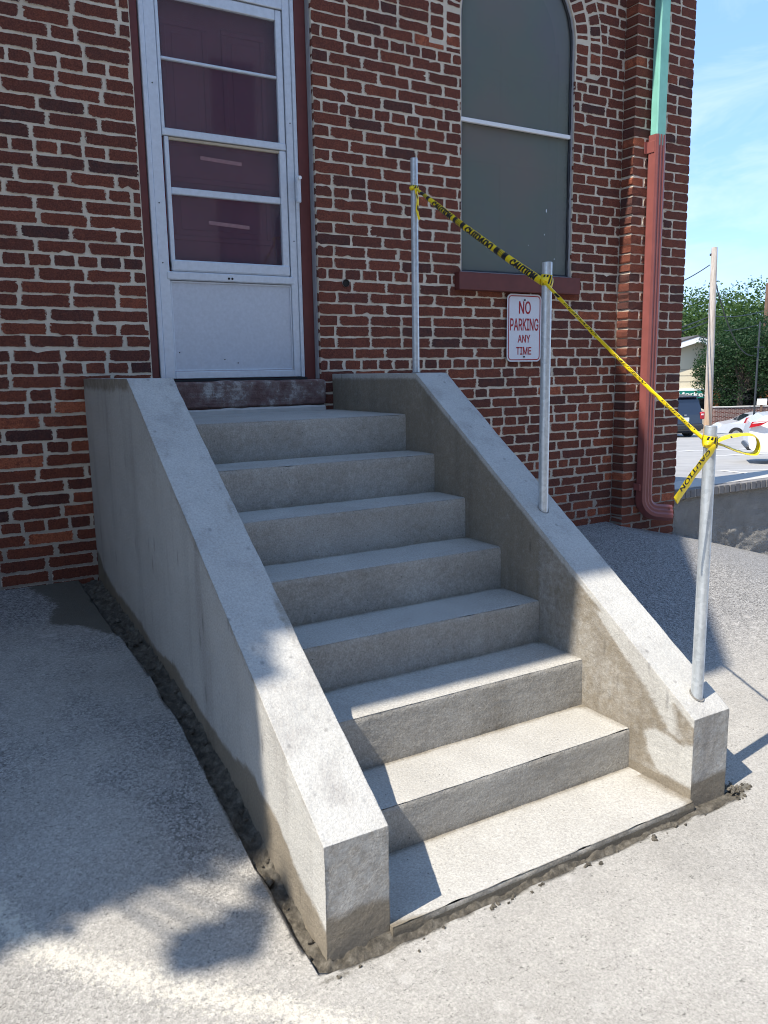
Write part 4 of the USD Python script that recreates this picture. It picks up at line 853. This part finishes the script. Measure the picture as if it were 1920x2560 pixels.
for it in [('#', f2(.09), f2(.03), .35, 1, .012), ('CUIDADO', f2(.16), f2(.22), .50, 1.0, .02), ('CAUTION', f2(.50), f2(.18), .55, 1.0, .02), ('CUIDADO', f2(.78), f2(.17), .6, 1.0, .02)]: put('lettering', sp2.print_([it]), M_BLACKINK, tp)
def wrap(cx, cy, z, r, w, seed, tilt=.15, turns=1.0):
    t = np.linspace(0, 2 * np.pi * turns, 60); pth = np.c_[cx + r * np.cos(t), cy + r * np.sin(t), z + tilt * r * np.sin(t + seed)]
    return Strip(pth, (0, 0, 1), w, .002, .002, seed)
for (p, z, r, w, sd) in ((P1, 2.462, .021, .020, 4), (P2, 1.902, .024, .045, 5), (P3, 1.284, .024, .040, 6)):
    s_ = wrap(p[0], p[1], z, r, w, sd); put('knot', s_.mesh(70, 7), M_YELLOW, tp, smooth=True)
    k_ = s_.L[-1]; put('knot_lettering', s_.print_([('#', k_ * a0, k_ * .045, -.9, .9, .006) for a0 in (.04, .19, .36, .52, .60, .68, .76, .9)]), M_BLACKINK, tp)
for p, z, sc in ((P1, 2.458, .8), (P2, 1.902, 1.0), (P3, 1.276, 1.1)):
    m = trimesh.creation.icosphere(3, .017 * sc); v = m.vertices + m.vertices / (.017 * sc) * (.012 * sc * fbm(m.vertices, 90, 3, 3))[:, None]
    put('knot_core', (v * [1, .8, .8] + [p[0] - .024, p[1] - .014, z], m.faces), M_YELLOW, tp, smooth=True)
t1 = Strip([(P1[0] - .012, P1[1] - .03, 2.455), (P1[0] + .0, P1[1] - .033, 2.40), (P1[0] - .004, P1[1] - .030, 2.35), (P1[0] + .01, P1[1] - .03, 2.305)], (1, .3, 0), .018, .002, .003, 8); put('short_tail', t1.mesh(40, 6), M_YELLOW, tp, smooth=True)
put('short_tail_lettering', t1.print_([('#', .03, .02, -.7, .1, .01), ('#', .085, .022, -.2, .7, .01)]), M_BLACKINK, tp)
tl = Strip(sag((1.112, -2.69, 1.272), (.925, -2.69, 1.100), -.006, 40), (1.0, .2, -1.0), np.interp(np.linspace(0, 1, 40), [0, .12, .4, 1], [.020, .036, .034, .040]), .003, .0025, 9)
put('loose_tail', tl.mesh(80, 7), M_YELLOW, tp, smooth=True)
Lt = tl.L[-1]; put('tail_lettering', tl.print_([('CAUTION', .035, Lt * .72, -1.0, -.05, .0)]), M_BLACKINK, tp)
th = np.linspace(0, 1, 60)
top_ = np.array([(1.135, -2.675, 1.285), (1.19, -2.672, 1.295), (1.27, -2.668, 1.300), (1.345, -2.664, 1.294), (1.385, -2.662, 1.266), (1.380, -2.662, 1.234), (1.345, -2.664, 1.226), (1.275, -2.668, 1.240), (1.20, -2.672, 1.262), (1.14, -2.672, 1.276)])
from scipy.interpolate import CubicSpline
lp = CubicSpline(np.linspace(0, 1, len(top_)), top_)(np.linspace(0, 1, 90))
l1 = Strip(lp, (.15, 1.0, .55), np.interp(np.linspace(0, 1, 90), [0, .2, .45, .6, .8, 1], [.020, .022, .018, .024, .026, .014]), .003, .0028, 12)
put('loose_loop', l1.mesh(150, 7), M_YELLOW, tp, smooth=True)
Ll = l1.L[-1]; put('loop_lettering', l1.print_([('#', Ll * .66, Ll * .03, -1, .4, .01), ('CUIDADO', Ll * .74, Ll * .13, -.9, .4, .01), ('#', Ll * .89, Ll * .05, -1, .6, .01), ('#', Ll * .13, Ll * .02, -1, -.2, .004)]), M_BLACKINK, tp)

# ------------------------------------------------------------------ sign
sg = thing('no_parking_sign', 'small white metal no parking sign with red letters on the brick wall', 'sign', (2.3747, -.022, 1.5876))
W, H = .305, .457
def rrect(x0, z0, x1, z1, r): return sbox(x0 + r, z0 + r, x1 - r, z1 - r).buffer(r, 8)
put('plate', extrude(rrect(0, 0, W, H, .036), .0, .003), M_SIGNW, sg)
put('border', extrude(rrect(.010, .010, W - .010, H - .010, .028).difference(rrect(.0165, .0165, W - .0165, H - .0165, .022)), -.0012, -.0002), M_SIGNR, sg)
k_ = .457 / 1415.0; zz = lambda y: (1860 - y) * k_; xx = lambda x: (x - 225) * W / 690.0
for tx, x0, x1, y0, y1 in (('NO', 457, 697, 612, 858), ('PARKING', 285, 858, 968, 1208), ('ANY', 440, 692, 1305, 1460), ('TIME', 410, 716, 1558, 1714)):
    v, f_ = word(tx, zz(y0) - zz(y1), xx(x1) - xx(x0), .0008, True); v = np.c_[v[:, 0] + xx(x0), -.0002 - v[:, 2], v[:, 1] - v[:, 1].min() + zz(y1)]
    put('lettering', (v, f_), M_SIGNR, sg)
for z in (zz(568), zz(1757)):
    put('bolt', trimesh.creation.cylinder(.0062, .006, sections=12, transform=trimesh.transformations.translation_matrix((xx(568), -.003, z)) @ trimesh.transformations.rotation_matrix(np.pi / 2, (1, 0, 0))), M_BOLT, sg, smooth=30)
put('spacer', bx(W * .46, W * .54, .0035, .0175, .05, .40), M_BOLT, sg)

# ------------------------------------------------------------------ retaining wall with soldier course
rw = thing('retaining_wall', 'low roughcast retaining wall with grey brick capping past the corner', 'wall')
tm = fine(bx(4.10, 11.0, -.055, .22, -1.6, .468), .05, .022, 9, 5, 4)
put('roughcast_face', tm, M_STUCCO, rw, smooth=50)
bb = np.random.default_rng(5); x = 4.115; 
while x < 10.9:
    w_ = .071 * bb.uniform(.94, 1.05); m = bx(x + .004, x + w_ - .004, -.095 + bb.normal(0, .002), .115, .470 + bb.normal(0, .001), .541 + bb.normal(0, .0015), .004)
    put('cap_brick', m, M_CAPB, rw); x += w_
put('cap_mortar', bx(4.112, 10.95, -.086, .245, .469, .5365), M_CAPTOP, rw)
put('cap_top', fine(bx(4.112, 10.95, -.04, .25, .5375, .549, .003), .2), M_CAPTOP, rw)

# ------------------------------------------------------------------ out of frame: the gabled wing that shades the stairs, leaves added to shape its shadow
A_ = np.array([-TRAVEL[1], TRAVEL[0], 0]); A_ /= np.linalg.norm(A_); B_ = np.cross(TRAVEL, A_); B_ = B_ if B_[2] > 0 else -B_
WXP = -2.72
def shade(a, b, x=WXP):
    y = (a - A_[0] * x) / A_[1]; return y, (b - B_[0] * x - B_[1] * y) / B_[2]
wing = thing('gabled_wing', 'tall gabled pale painted wing standing left of the stairs', 'building')
ye, ze = shade(-2.36, 1.55); yr, zr = shade(-.30, 4.02); yw, _ = shade(-2.06, 0)
slope = (zr - ze) / (yr - ye); yb = 2 * yr - yw
prof = Polygon([(yw, -.6), (yw, ze + slope * (yw - ye) - .12), (yr, zr - .12), (yb, ze + slope * (yw - ye) - .12), (yb, -.6)])
m = trimesh.creation.extrude_polygon(prof, 6.0, engine='earcut'); v = m.vertices; put('wall', (np.c_[WXP - v[:, 2], v[:, 0], v[:, 1]], m.faces), M_BOUNCE, wing)
yb2 = 2 * yr - ye
prof = Polygon([(ye, ze - .16), (ye, ze), (yr, zr), (yb2, ze), (yb2, ze - .16), (yr, zr - .16)])
m = trimesh.creation.extrude_polygon(prof, 6.3, engine='earcut'); v = m.vertices; put('roof', (np.c_[WXP + .001 - v[:, 2], v[:, 0], v[:, 1]], m.faces), M_ROOF, wing)

tr = thing('backdrop_terrace', 'three storey dun painted terrace across the lane behind the viewer', 'building')  # added out of view so the door panes reflect a dark front
put('wall', bx(-16, 30, -27, -18.5, -2, 13.0), M_DUN, tr); put('roof', bx(-16.3, 30.3, -27.3, -18.2, 13.01, 13.4), M_ROOF, tr)
for i in range(12):
    for zf in (1.0, 4.6, 8.2): put('window', bx(-14.5 + i * 3.6, -13.3 + i * 3.6, -18.49, -18.44, zf, zf + 1.9, .01), M_GLASSD, tr)

def leaf_cloud(centres, radii, n, size, seed, flat=.9, sq=(1, 1, .8)):
    r = np.random.default_rng(seed); k = r.integers(0, len(centres), n)
    d = r.normal(size=(n, 3)); d /= np.linalg.norm(d, axis=1, keepdims=True)
    rad = np.asarray(radii)[k] * r.uniform(.35, 1.05, n) ** .6
    c = np.asarray(centres)[k] + d * rad[:, None] * np.array(sq)
    u = r.normal(size=(n, 3)); u[:, 2] *= .55; u /= np.linalg.norm(u, axis=1, keepdims=True)
    w = np.cross(u, r.normal(size=(n, 3))); w /= np.linalg.norm(w, axis=1, keepdims=True)
    s = size * r.uniform(.55, 1.25, n)[:, None]
    V = np.stack([c - u * s * .5, c + w * s * .26 - u * s * .05, c + u * s * .5, c - w * s * .26 + u * s * .05], 1).reshape(-1, 3)
    I = np.arange(n)[:, None] * 4
    return V, np.vstack([I + [0, 1, 2], I + [0, 2, 3]])
def tree(name, label, base, h, crown_r, crown_z, nl, size, m_leaf, seed, group=None, lean=(0, 0), nc=16, trunk_r=.16, sq=(1, 1, .8)):
    r = np.random.default_rng(seed); t = thing(name, label, 'tree', base, group=group)
    tops = []; limbs = [tube([(0, 0, -.3), (lean[0] * .3, lean[1] * .3, h * .3), (lean[0] * .7, lean[1] * .7, crown_z)], [trunk_r * 1.2, trunk_r, trunk_r * .6], 9)]
    for i in range(nc):
        a, e_ = r.uniform(0, 2 * np.pi), r.uniform(-.6, 1.0)
        p = np.array([crown_r * .68 * math.cos(a) * math.sqrt(1 - (e_ * .8) ** 2), crown_r * .68 * math.sin(a) * math.sqrt(1 - (e_ * .8) ** 2), crown_z + (h - crown_z) * .72 * e_]) * r.uniform(.75, 1.1)
        p[2] = max(p[2], crown_z * .55); tops.append(p)
        if i < 9:
            s_ = np.array([lean[0] * .6, lean[1] * .6, crown_z * r.uniform(.55, .95)]); limbs.append(tube([s_, (s_ + p) / 2 + r.normal(0, .12, 3), p], [trunk_r * .45, trunk_r * .3, .02], 6))
    put('trunk', cat(limbs), M_BARK, t, smooth=True)
    put('crown', leaf_cloud(tops, r.uniform(.30, .5, nc) * crown_r, nl, size, seed, sq=sq), m_leaf, t)
    return t
# overgrown ivy high on the wing's front wall: added to give the wing's shadow an uneven edge
def from_ab(a, b, x): y, z = shade(a, b, x); return np.array([x, y, z])
iv = thing('shadow_ivy', 'overgrown ivy climbing high on the front of the gabled wing', 'plant')
XT = -4.0; cs, rs = [], []
for a_, b_, r_ in ((-2.03, -.30, .17), (-2.12, -.42, .11), (-2.10, -.55, .15), (-2.02, -.72, .22), (-1.97, -.92, .22), (-1.95, -1.12, .24), (-1.92, -1.36, .28), (-1.75, -.5, .3), (-1.7, -1.0, .35), (-2.0, -1.7, .3), (-1.9, -2.1, .3)):
    cs.append(from_ab(a_, b_, XT)); rs.append(r_)
for a_, b_, r_ in ((-2.42, -.90, .075), (-2.45, -.82, .075), (-2.42, -.76, .05), (-2.36, -.66, .05)): cs.append(from_ab(a_, b_, XT)); rs.append(r_)
w_ = np.array(rs) ** 2
V, F = cat([leaf_cloud([c_], [q_], int(max(90, 12000 * q_ ** 2 / w_.sum())), .075, 100 + i, sq=(1, 1, 1)) for i, (c_, q_) in enumerate(zip(cs, rs))])
put('foliage', (V, F), M_LEAF_D, iv)
hub = np.array([XT, yw - .02, 4.2])
put('stem', cat([tube([(XT, yw - .03, .2), (XT + .1, yw - .03, 2.2), hub], [.045, .035, .025], 8)] + [tube([hub, (hub * .35 + c_ * .65) + np.array([0, .1, .1]), c_], [.018, .012, .005], 5) for c_ in cs]), M_BARK, iv, smooth=True)

# ------------------------------------------------------------------ street background
def wheel(parent, x, y, z, r=.33, w=.21, side=1):
    wt = thing('wheel', parent=parent)
    R = trimesh.transformations.rotation_matrix(np.pi / 2, (1, 0, 0)); c = trimesh.creation.cylinder(r, w, sections=28); c.apply_transform(R)
    put('tyre', (c.vertices + [x, y, z], c.faces), M_TYRE, wt, smooth=40)
    c = trimesh.creation.cylinder(r * .66, .02, sections=24); c.apply_transform(R); put('rim', (c.vertices + [x, y - side * (w / 2 + .006), z], c.faces), M_RIM, wt, smooth=40)
    for i in range(5):
        a_ = i * 2 * np.pi / 5; b_ = bx(-.035, .035, -.006, .006, .05, r * .62, .004); Rr = np.array([[math.cos(a_), 0, math.sin(a_)], [0, 1, 0], [-math.sin(a_), 0, math.cos(a_)]])
        put('spoke', xf(b_, Rr, (x, y - side * (w / 2 + .02), z)), M_RIM, wt)
def body(profile, width, belt, taper, rnd=.06):
    """side profile (x, z) given width along y; above the belt line the sides lean in"""
    g = Polygon(profile).buffer(rnd).buffer(-rnd * 2).buffer(rnd)
    m = trimesh.creation.extrude_polygon(g, width, engine='earcut'); v = m.vertices; v = np.c_[v[:, 0], v[:, 2] - width / 2, v[:, 1]]
    tm = fine((v, m.faces), .14); V = np.array(tm.vertices); top = V[:, 2].max()
    k = np.clip((V[:, 2] - belt) / (top - belt), 0, 1); lowk = np.clip((belt * .6 - V[:, 2]) / (belt * .6), 0, 1)
    endk = np.clip((np.abs(V[:, 0] - V[:, 0].mean()) / (np.ptp(V[:, 0]) / 2) - .82) / .18, 0, 1)
    V[:, 1] *= 1 - taper * k ** 1.2 - .06 * lowk ** 2 - .16 * endk ** 2
    return V, tm.faces
SED = [(-2.3, .34), (-2.34, .62), (-2.26, .90), (-2.05, 1.06), (-1.62, 1.12), (-1.25, 1.20), (-.55, 1.46), (.25, 1.48), (.70, 1.38), (1.30, 1.04), (2.0, .90), (2.32, .70), (2.36, .40), (2.2, .26), (-2.15, .26)]
def sedan(loc, rz, label, m, sleek=1.0):
    c = thing('parked_car', label, 'car', loc, rz, group=None)
    put('body', body([(x, z * sleek) for x, z in SED], 1.80, .92 * sleek, .20), m, c, smooth=40)
    for s in (-1, 1):
        yy = s * .80; q = lambda P, y0, y1: extrude(Polygon(P), y0, y1)
        glass = q([(-1.15, .96 * sleek), (-.62, 1.36 * sleek), (.15, 1.38 * sleek), (.55, 1.30 * sleek), (1.02, .98 * sleek)], -.015, .015); v = np.array(glass[0]); kk = np.clip((v[:, 2] - .92 * sleek) / (.56 * sleek), 0, 1); v[:, 1] += s * .905 * (1 - .20 * kk ** 1.2) ; put('side_window', (v, glass[1]), M_GLASSD, c)
        put('mirror', bx(.78, .95, s * .93, s * 1.06, .96 * sleek, 1.07 * sleek, .03), m, c)
        # tail lamp: a wedge that sweeps forward along the flank
        P = [(-2.33, .80), (-2.28, .93), (-1.93, .97), (-2.10, .86)]; g = q([(a_, b_ * sleek) for a_, b_ in P], -.02, .02); v = np.array(g[0]); v[:, 1] += s * (.86 - .13 * np.clip((-v[:, 0] - 1.9) / .4, 0, 1) + .045); put('tail_lamp', (v, g[1]), M_LAMPR, c)
        P = [(-2.28, .895), (-2.24, .92), (-1.95, .962), (-2.05, .925)]; g = q([(a_, b_ * sleek) for a_, b_ in P], -.02, .02); v = np.array(g[0]); v[:, 1] += s * (.86 - .13 * np.clip((-v[:, 0] - 1.9) / .4, 0, 1) + .050); put('lamp_stripe', (v, g[1]), M_LAMPW, c)
        for wx in (-1.38, 1.42):
            ang = np.linspace(0, 2 * np.pi, 24, endpoint=False)
            put('wheel_arch', extrude(Polygon([(wx + .385 * math.cos(t), .33 + .385 * math.sin(t)) for t in ang]), s * .905 - .012, s * .905 + .004), M_DARK, c)
            wheel(c, wx, s * .83, .33, side=-s)
    put('rear_window', (lambda v: (np.array(v), np.array([[0, 1, 2], [0, 2, 3]])))([(-1.30, -.66, 1.195 * sleek), (-1.30, .66, 1.195 * sleek), (-.66, .60, 1.44 * sleek), (-.66, -.60, 1.44 * sleek)]), M_GLASSD, c)
    put('windscreen', (lambda v: (np.array(v), np.array([[0, 1, 2], [0, 2, 3]])))([(1.27, .68, 1.075 * sleek), (1.27, -.68, 1.075 * sleek), (.72, -.60, 1.40 * sleek), (.72, .60, 1.40 * sleek)]), M_GLASSD, c)
    put('bumper_trim', bx(-2.365, -2.2, -.7, .7, .30, .40, .03), M_PLASTIC, c)
    return c
# white car facing right across the view; its rear nearside wheel at about (15.0, 6.5)
hd = -50.0
R_ = rotz(hd); wl = R_ @ np.array([-1.38, -.90, 0])
sx_, sy_ = 15.38 - wl[0], 6.10 - wl[1]
sedan((sx_, sy_, float(lot_z(15.1, 6.4)) + .0), hd, 'white car cut by the right edge, its red tail lamp toward the post', M_CARW)
sedan((38.4, 22.9, -2.45), 140.0, 'silver low car out on the street beyond the white car', M_CARS, .98)
# minivan seen from behind
VAN = [(-2.5, .30), (-2.56, .62), (-2.52, 1.0), (-2.36, 1.62), (-2.20, 1.74), (-1.2, 1.80), (.5, 1.76), (.95, 1.62), (1.70, 1.10), (2.35, .92), (2.55, .62), (2.5, .30)]
vb = thing('minivan', 'dark navy minivan seen from behind at the brick corner', 'van', (27.45, 20.75, float(lot_z(27.0, 18.6)) - .05), 74.0)
put('body', body(VAN, 1.96, 1.05, .16), M_CARN, vb, smooth=40)
def quadm(P): return np.array(P, float), np.array([[0, 1, 2], [0, 2, 3]])
put('rear_window', cat([quadm([(-2.485, .74, 1.10), (-2.485, -.74, 1.10), (-2.335, -.66, 1.64), (-2.335, .66, 1.64)]), quadm([(-2.478, .74, 1.10), (-2.33, .66, 1.64), (-2.335, -.66, 1.64), (-2.478, -.74, 1.10)])]), M_GLASSD, vb)
put('spoiler', bx(-2.46, -2.1, -.72, .72, 1.71, 1.765, .02), M_CARN, vb)
for s in (-1, 1):
    put('tail_lamp', bx(-2.575, -2.36, s * .72, s * .93, .80, 1.10, .03), M_LAMPR, vb); put('reversing_lamp', bx(-2.58, -2.40, s * .74, s * .86, .96, 1.03, .01), M_LAMPW, vb)
    put('side_window', xf(extrude(Polygon([(-2.2, 1.12), (-2.1, 1.60), (.45, 1.60), (1.25, 1.14)]), -.01, .01), None, (0, s * .935, 0)), M_GLASSD, vb)
    for wx in (-1.5, 1.6): wheel(vb, wx, s * .88, .35, .35, side=-s)
put('number_plate', bx(-2.60, -2.55, -.16, .16, .72, .88, .004), M_WHITE, vb)
put('badge', bx(-2.57, -2.54, -.05, .05, .96, 1.01, .004), M_RIM, vb)
put('bumper', bx(-2.66, -2.42, -.86, .86, .38, .60, .05), M_PLASTIC, vb); put('exhaust_shadow_panel', bx(-2.45, -2.2, -.7, .7, .22, .36, .02), M_DARK, vb)

# market building: gable end faces the lot
mk = thing('market_building', 'cream gabled shop with a teal sign over its windows', 'building', (41.33, 29.64, -2.5), -36.0)
# local axes: x along the gable front (to the right), y away
put('wall', extrude(Polygon([(-4.2, 2.55), (-4.2, 4.25), (0, 5.55), (4.6, 4.12), (4.6, 2.55)]), .0, 14.0), M_CREAM, mk)
put('storefront', bx(-4.1, 4.5, .25, .4, 0, 2.5), M_GLASSD, mk)
for x_ in (-2.4, -.9, .6, 2.1, 3.6): put('panel_joint', bx(x_ - .012, x_ + .012, -.012, -.002, 2.7, 3.75), M_PANELJ, mk)
for z_ in (3.05, 3.42, 3.80): put('panel_joint', bx(-4.19, 4.59, -.014, -.002, z_ - .014, z_ + .014), M_PANELJ, mk)
def rake(x0, z0, x1, z1, y0, y1, th, m): return extrude(Polygon([(x0, z0), (x1, z1), (x1, z1 - th), (x0, z0 - th)]), y0, y1)
put('rake_board', cat([rake(-4.9, 4.22, 0, 5.76, -.62, -.50, .34, 0), rake(0.002, 5.76, 5.2, 4.14, -.62, -.50, .34, 0)]), M_WHITE, mk)
put('soffit', cat([rake(-4.9, 3.97, 0, 5.52, -.498, -.002, .05, 0), rake(0.002, 5.52, 5.2, 3.90, -.498, -.002, .05, 0)]), M_SOFFIT, mk)
put('roof', cat([rake(-4.95, 4.30, 0, 5.85, -.64, 14.3, .085, 0), rake(0.002, 5.85, 5.25, 4.22, -.64, 14.3, .085, 0)]), M_ROOF, mk)
put('louvre_vent', cat([bx(1.0, 2.2, -.05, -.004, 4.05 + i * .09, 4.11 + i * .09) for i in range(7)]), M_SOFFIT, mk)
put('fascia', bx(-4.3, 4.7, -.10, .6, 2.47, 2.60, .01), M_WHITE, mk)
put('shop_sign', bx(-3.6, .95, -.16, -.105, 2.02, 2.46, .005), M_SIGNT, mk)
for w_, wl_, x_ in (('Food', 1.15, -2.35), ('Market', 1.75, -1.0)):
    v, f_ = word(w_, .27, wl_, .012, True); put('shop_lettering', (np.c_[v[:, 0] + x_, -.163 - v[:, 2], v[:, 1] + 2.12], f_), M_WHITE, mk)
for x_ in (1.05, 4.0): put('pier', bx(x_, x_ + .55, -.13, .24, 0, 2.45), M_TERRA, mk)
# brick garden wall with a beige pier, and a plain house behind the trees
lw = thing('brick_yard_wall', 'low brick wall with a beige pier under the dark tree', 'wall', (38.5, 25.6, -2.7), -26.0)
put('wall', bx(-.2, 5.4, 0, .3, 0, 1.85), M_BRICK_FAR, lw); put('coping', bx(-.25, 5.45, -.04, .34, 1.855, 1.92, .01), M_CAPTOP, lw)
put('pier', bx(-2.0, -.9, -.2, .3, 0, 1.72, .03), M_BEIGE, lw); put('pier_cap', extrude(Polygon([(-2.0, 1.722), (-.9, 1.722), (-.9, 1.75), (-1.45, 2.0), (-2.0, 1.9)]), -.2, .3), M_CREAM, lw)
hs = thing('beige_house', 'plain beige house mostly hidden behind the dark tree', 'building', (47.5, 26.5, -2.6), -36.0)
put('wall', bx(-5.5, 9, 0, 8, 0, 4.2), M_BEIGE, hs); put('roof', cat([rake(-6, 4.25, 1.75, 6.4, -.4, 8.4, .15, 0), rake(1.752, 6.4, 9.5, 4.25, -.4, 8.4, .15, 0)]), M_ROOF, hs)
for x_ in (-3.5, 0, 3.5): put('window', bx(x_ - .5, x_ + .5, -.03, -.004, 1.2, 2.6, .01), M_GLASSD, hs)

tree('feathery_tree', 'tall light green feathery tree rising behind the cream shop', (49.3, 34.6, -2.7), 9.9, 5.2, 6.6, 20000, .25, M_LEAF_L, 11, nc=34, trunk_r=.25)
tree('feathery_tree', 'light green feathery tree right of the wooden pole, behind the dark one', (51.8, 31.4, -2.7), 9.1, 4.6, 6.0, 16000, .25, M_LEAF_L, 14, nc=30, trunk_r=.25)
tree('dark_tree', 'dense dark green tree overhanging the brick yard wall', (41.7, 26.6, -2.7), 6.9, 3.0, 4.3, 22000, .16, M_LEAF_D, 12, nc=40, trunk_r=.16, sq=(1, 1, .9))
tree('dark_tree', 'dark green tree at the right edge behind the brown pole', (46.2, 25.6, -2.7), 8.0, 3.8, 4.6, 20000, .18, M_LEAF_D, 13, nc=36, trunk_r=.2)
tree('far_tree', 'far rounded tree left of the shop gable', (52.0, 42.0, -2.7), 9.5, 4.6, 6.0, 4500, .4, M_LEAF_L, 15, nc=16, trunk_r=.25)

def upole(name, label, p0, p1, r0, r1, m):
    t = thing(name, label, 'utility pole', p0); d = np.array(p1) - np.array(p0)
    put('shaft', tube([(0, 0, -1.5), tuple(d * .5), tuple(d)], [r0 * 1.05, (r0 + r1) / 2, r1], 14), m, t, smooth=40)
    return t, d
t, d = upole('utility_pole', 'pale weathered wooden pole standing before the cream shop', (30.32, 19.94, -1.2), (30.95, 20.56, 6.72), .185, .135, M_WOODP)
put('insulator', cat([bx(d[0] - .16, d[0] - .05, d[1] + .02, d[1] + .12, d[2] - .35, d[2] - .25, .01)]), M_PLASTIC, t); put('bracket', bx(d[0] - .1, d[0] + .1, d[1] - .16, d[1] - .1, d[2] - 3.05, d[2] - 2.95, .01), M_WOODD, t)
t, d = upole('utility_pole', 'dark brown utility pole against the right edge', (44.4, 27.1, -2.6), (45.5, 27.85, 6.43), .17, .12, M_WOODD)
put('crossarm', bx(d[0] - 1.0, d[0] + 1.0, d[1] - .1, d[1], d[2] - 3.2, d[2] - 3.05, .01), M_WOODD, t)
lp_ = thing('lamp_post', 'thin grey post beside the dark brown pole', 'post', (37.25, 22.5, -1.9))
put('shaft', tube([(0, 0, 0), (.05, .02, 3), (.16, .08, 5.6)], [.05, .045, .04], 10), M_BOLT, lp_, smooth=True); put('arm', bx(-.3, .5, -.03, .03, 4.28, 4.32, .01), M_BOLT, lp_)
ss = thing('street_sign', 'small white notice plate on a short brown post by the yard wall', 'sign', (35.25, 20.7, -1.8), -37.0)
put('plate', bx(-.24, .24, -.02, 0, 1.36, 1.66, .01), M_WHITE, ss); put('post', bx(-.05, .05, .001, .09, -.4, 1.6, .01), M_WOODD, ss)
t, d = upole('utility_pole', 'short service pole standing behind the brick building', (22.1, 17.55, -.9), (22.1, 17.55, 4.3), .12, .10, M_WOODD)
def wire(label, a, b, s, r=.022, n=24):
    p = sag(a, b, s, n); put('overhead_wire', tube(p, r, 6), M_WIRE, label=label, cat='wire')
TOP = np.array([30.95, 20.56, 6.72])
wire('black wire leaving the pale pole top toward the brick building', TOP + [-.15, .1, -.75], (22.1, 17.55, 4.0), .25)
wire('black cable drooping from the pale pole to the brown pole', TOP + [.1, -.1, -1.6], (44.7, 27.0, 3.0), 1.9, .03)
wire('upper wire from the pale pole bracket toward the brick building', TOP + [-.05, .0, -3.0], (22.1, 17.55, 2.4), .1)
wire('lower wire from the pale pole bracket toward the brick building', TOP + [-.05, .0, -3.2], (22.1, 17.55, 2.25), .1)
wire('wire from the pale pole bracket across to the brown pole', TOP + [.05, .0, -2.98], (44.8, 27.6, 4.75), .15)
wire('thin wire rising over the dark tree to the brown pole', (36.5, 24.0, 3.3), (45.2, 27.6, 4.1), .1)
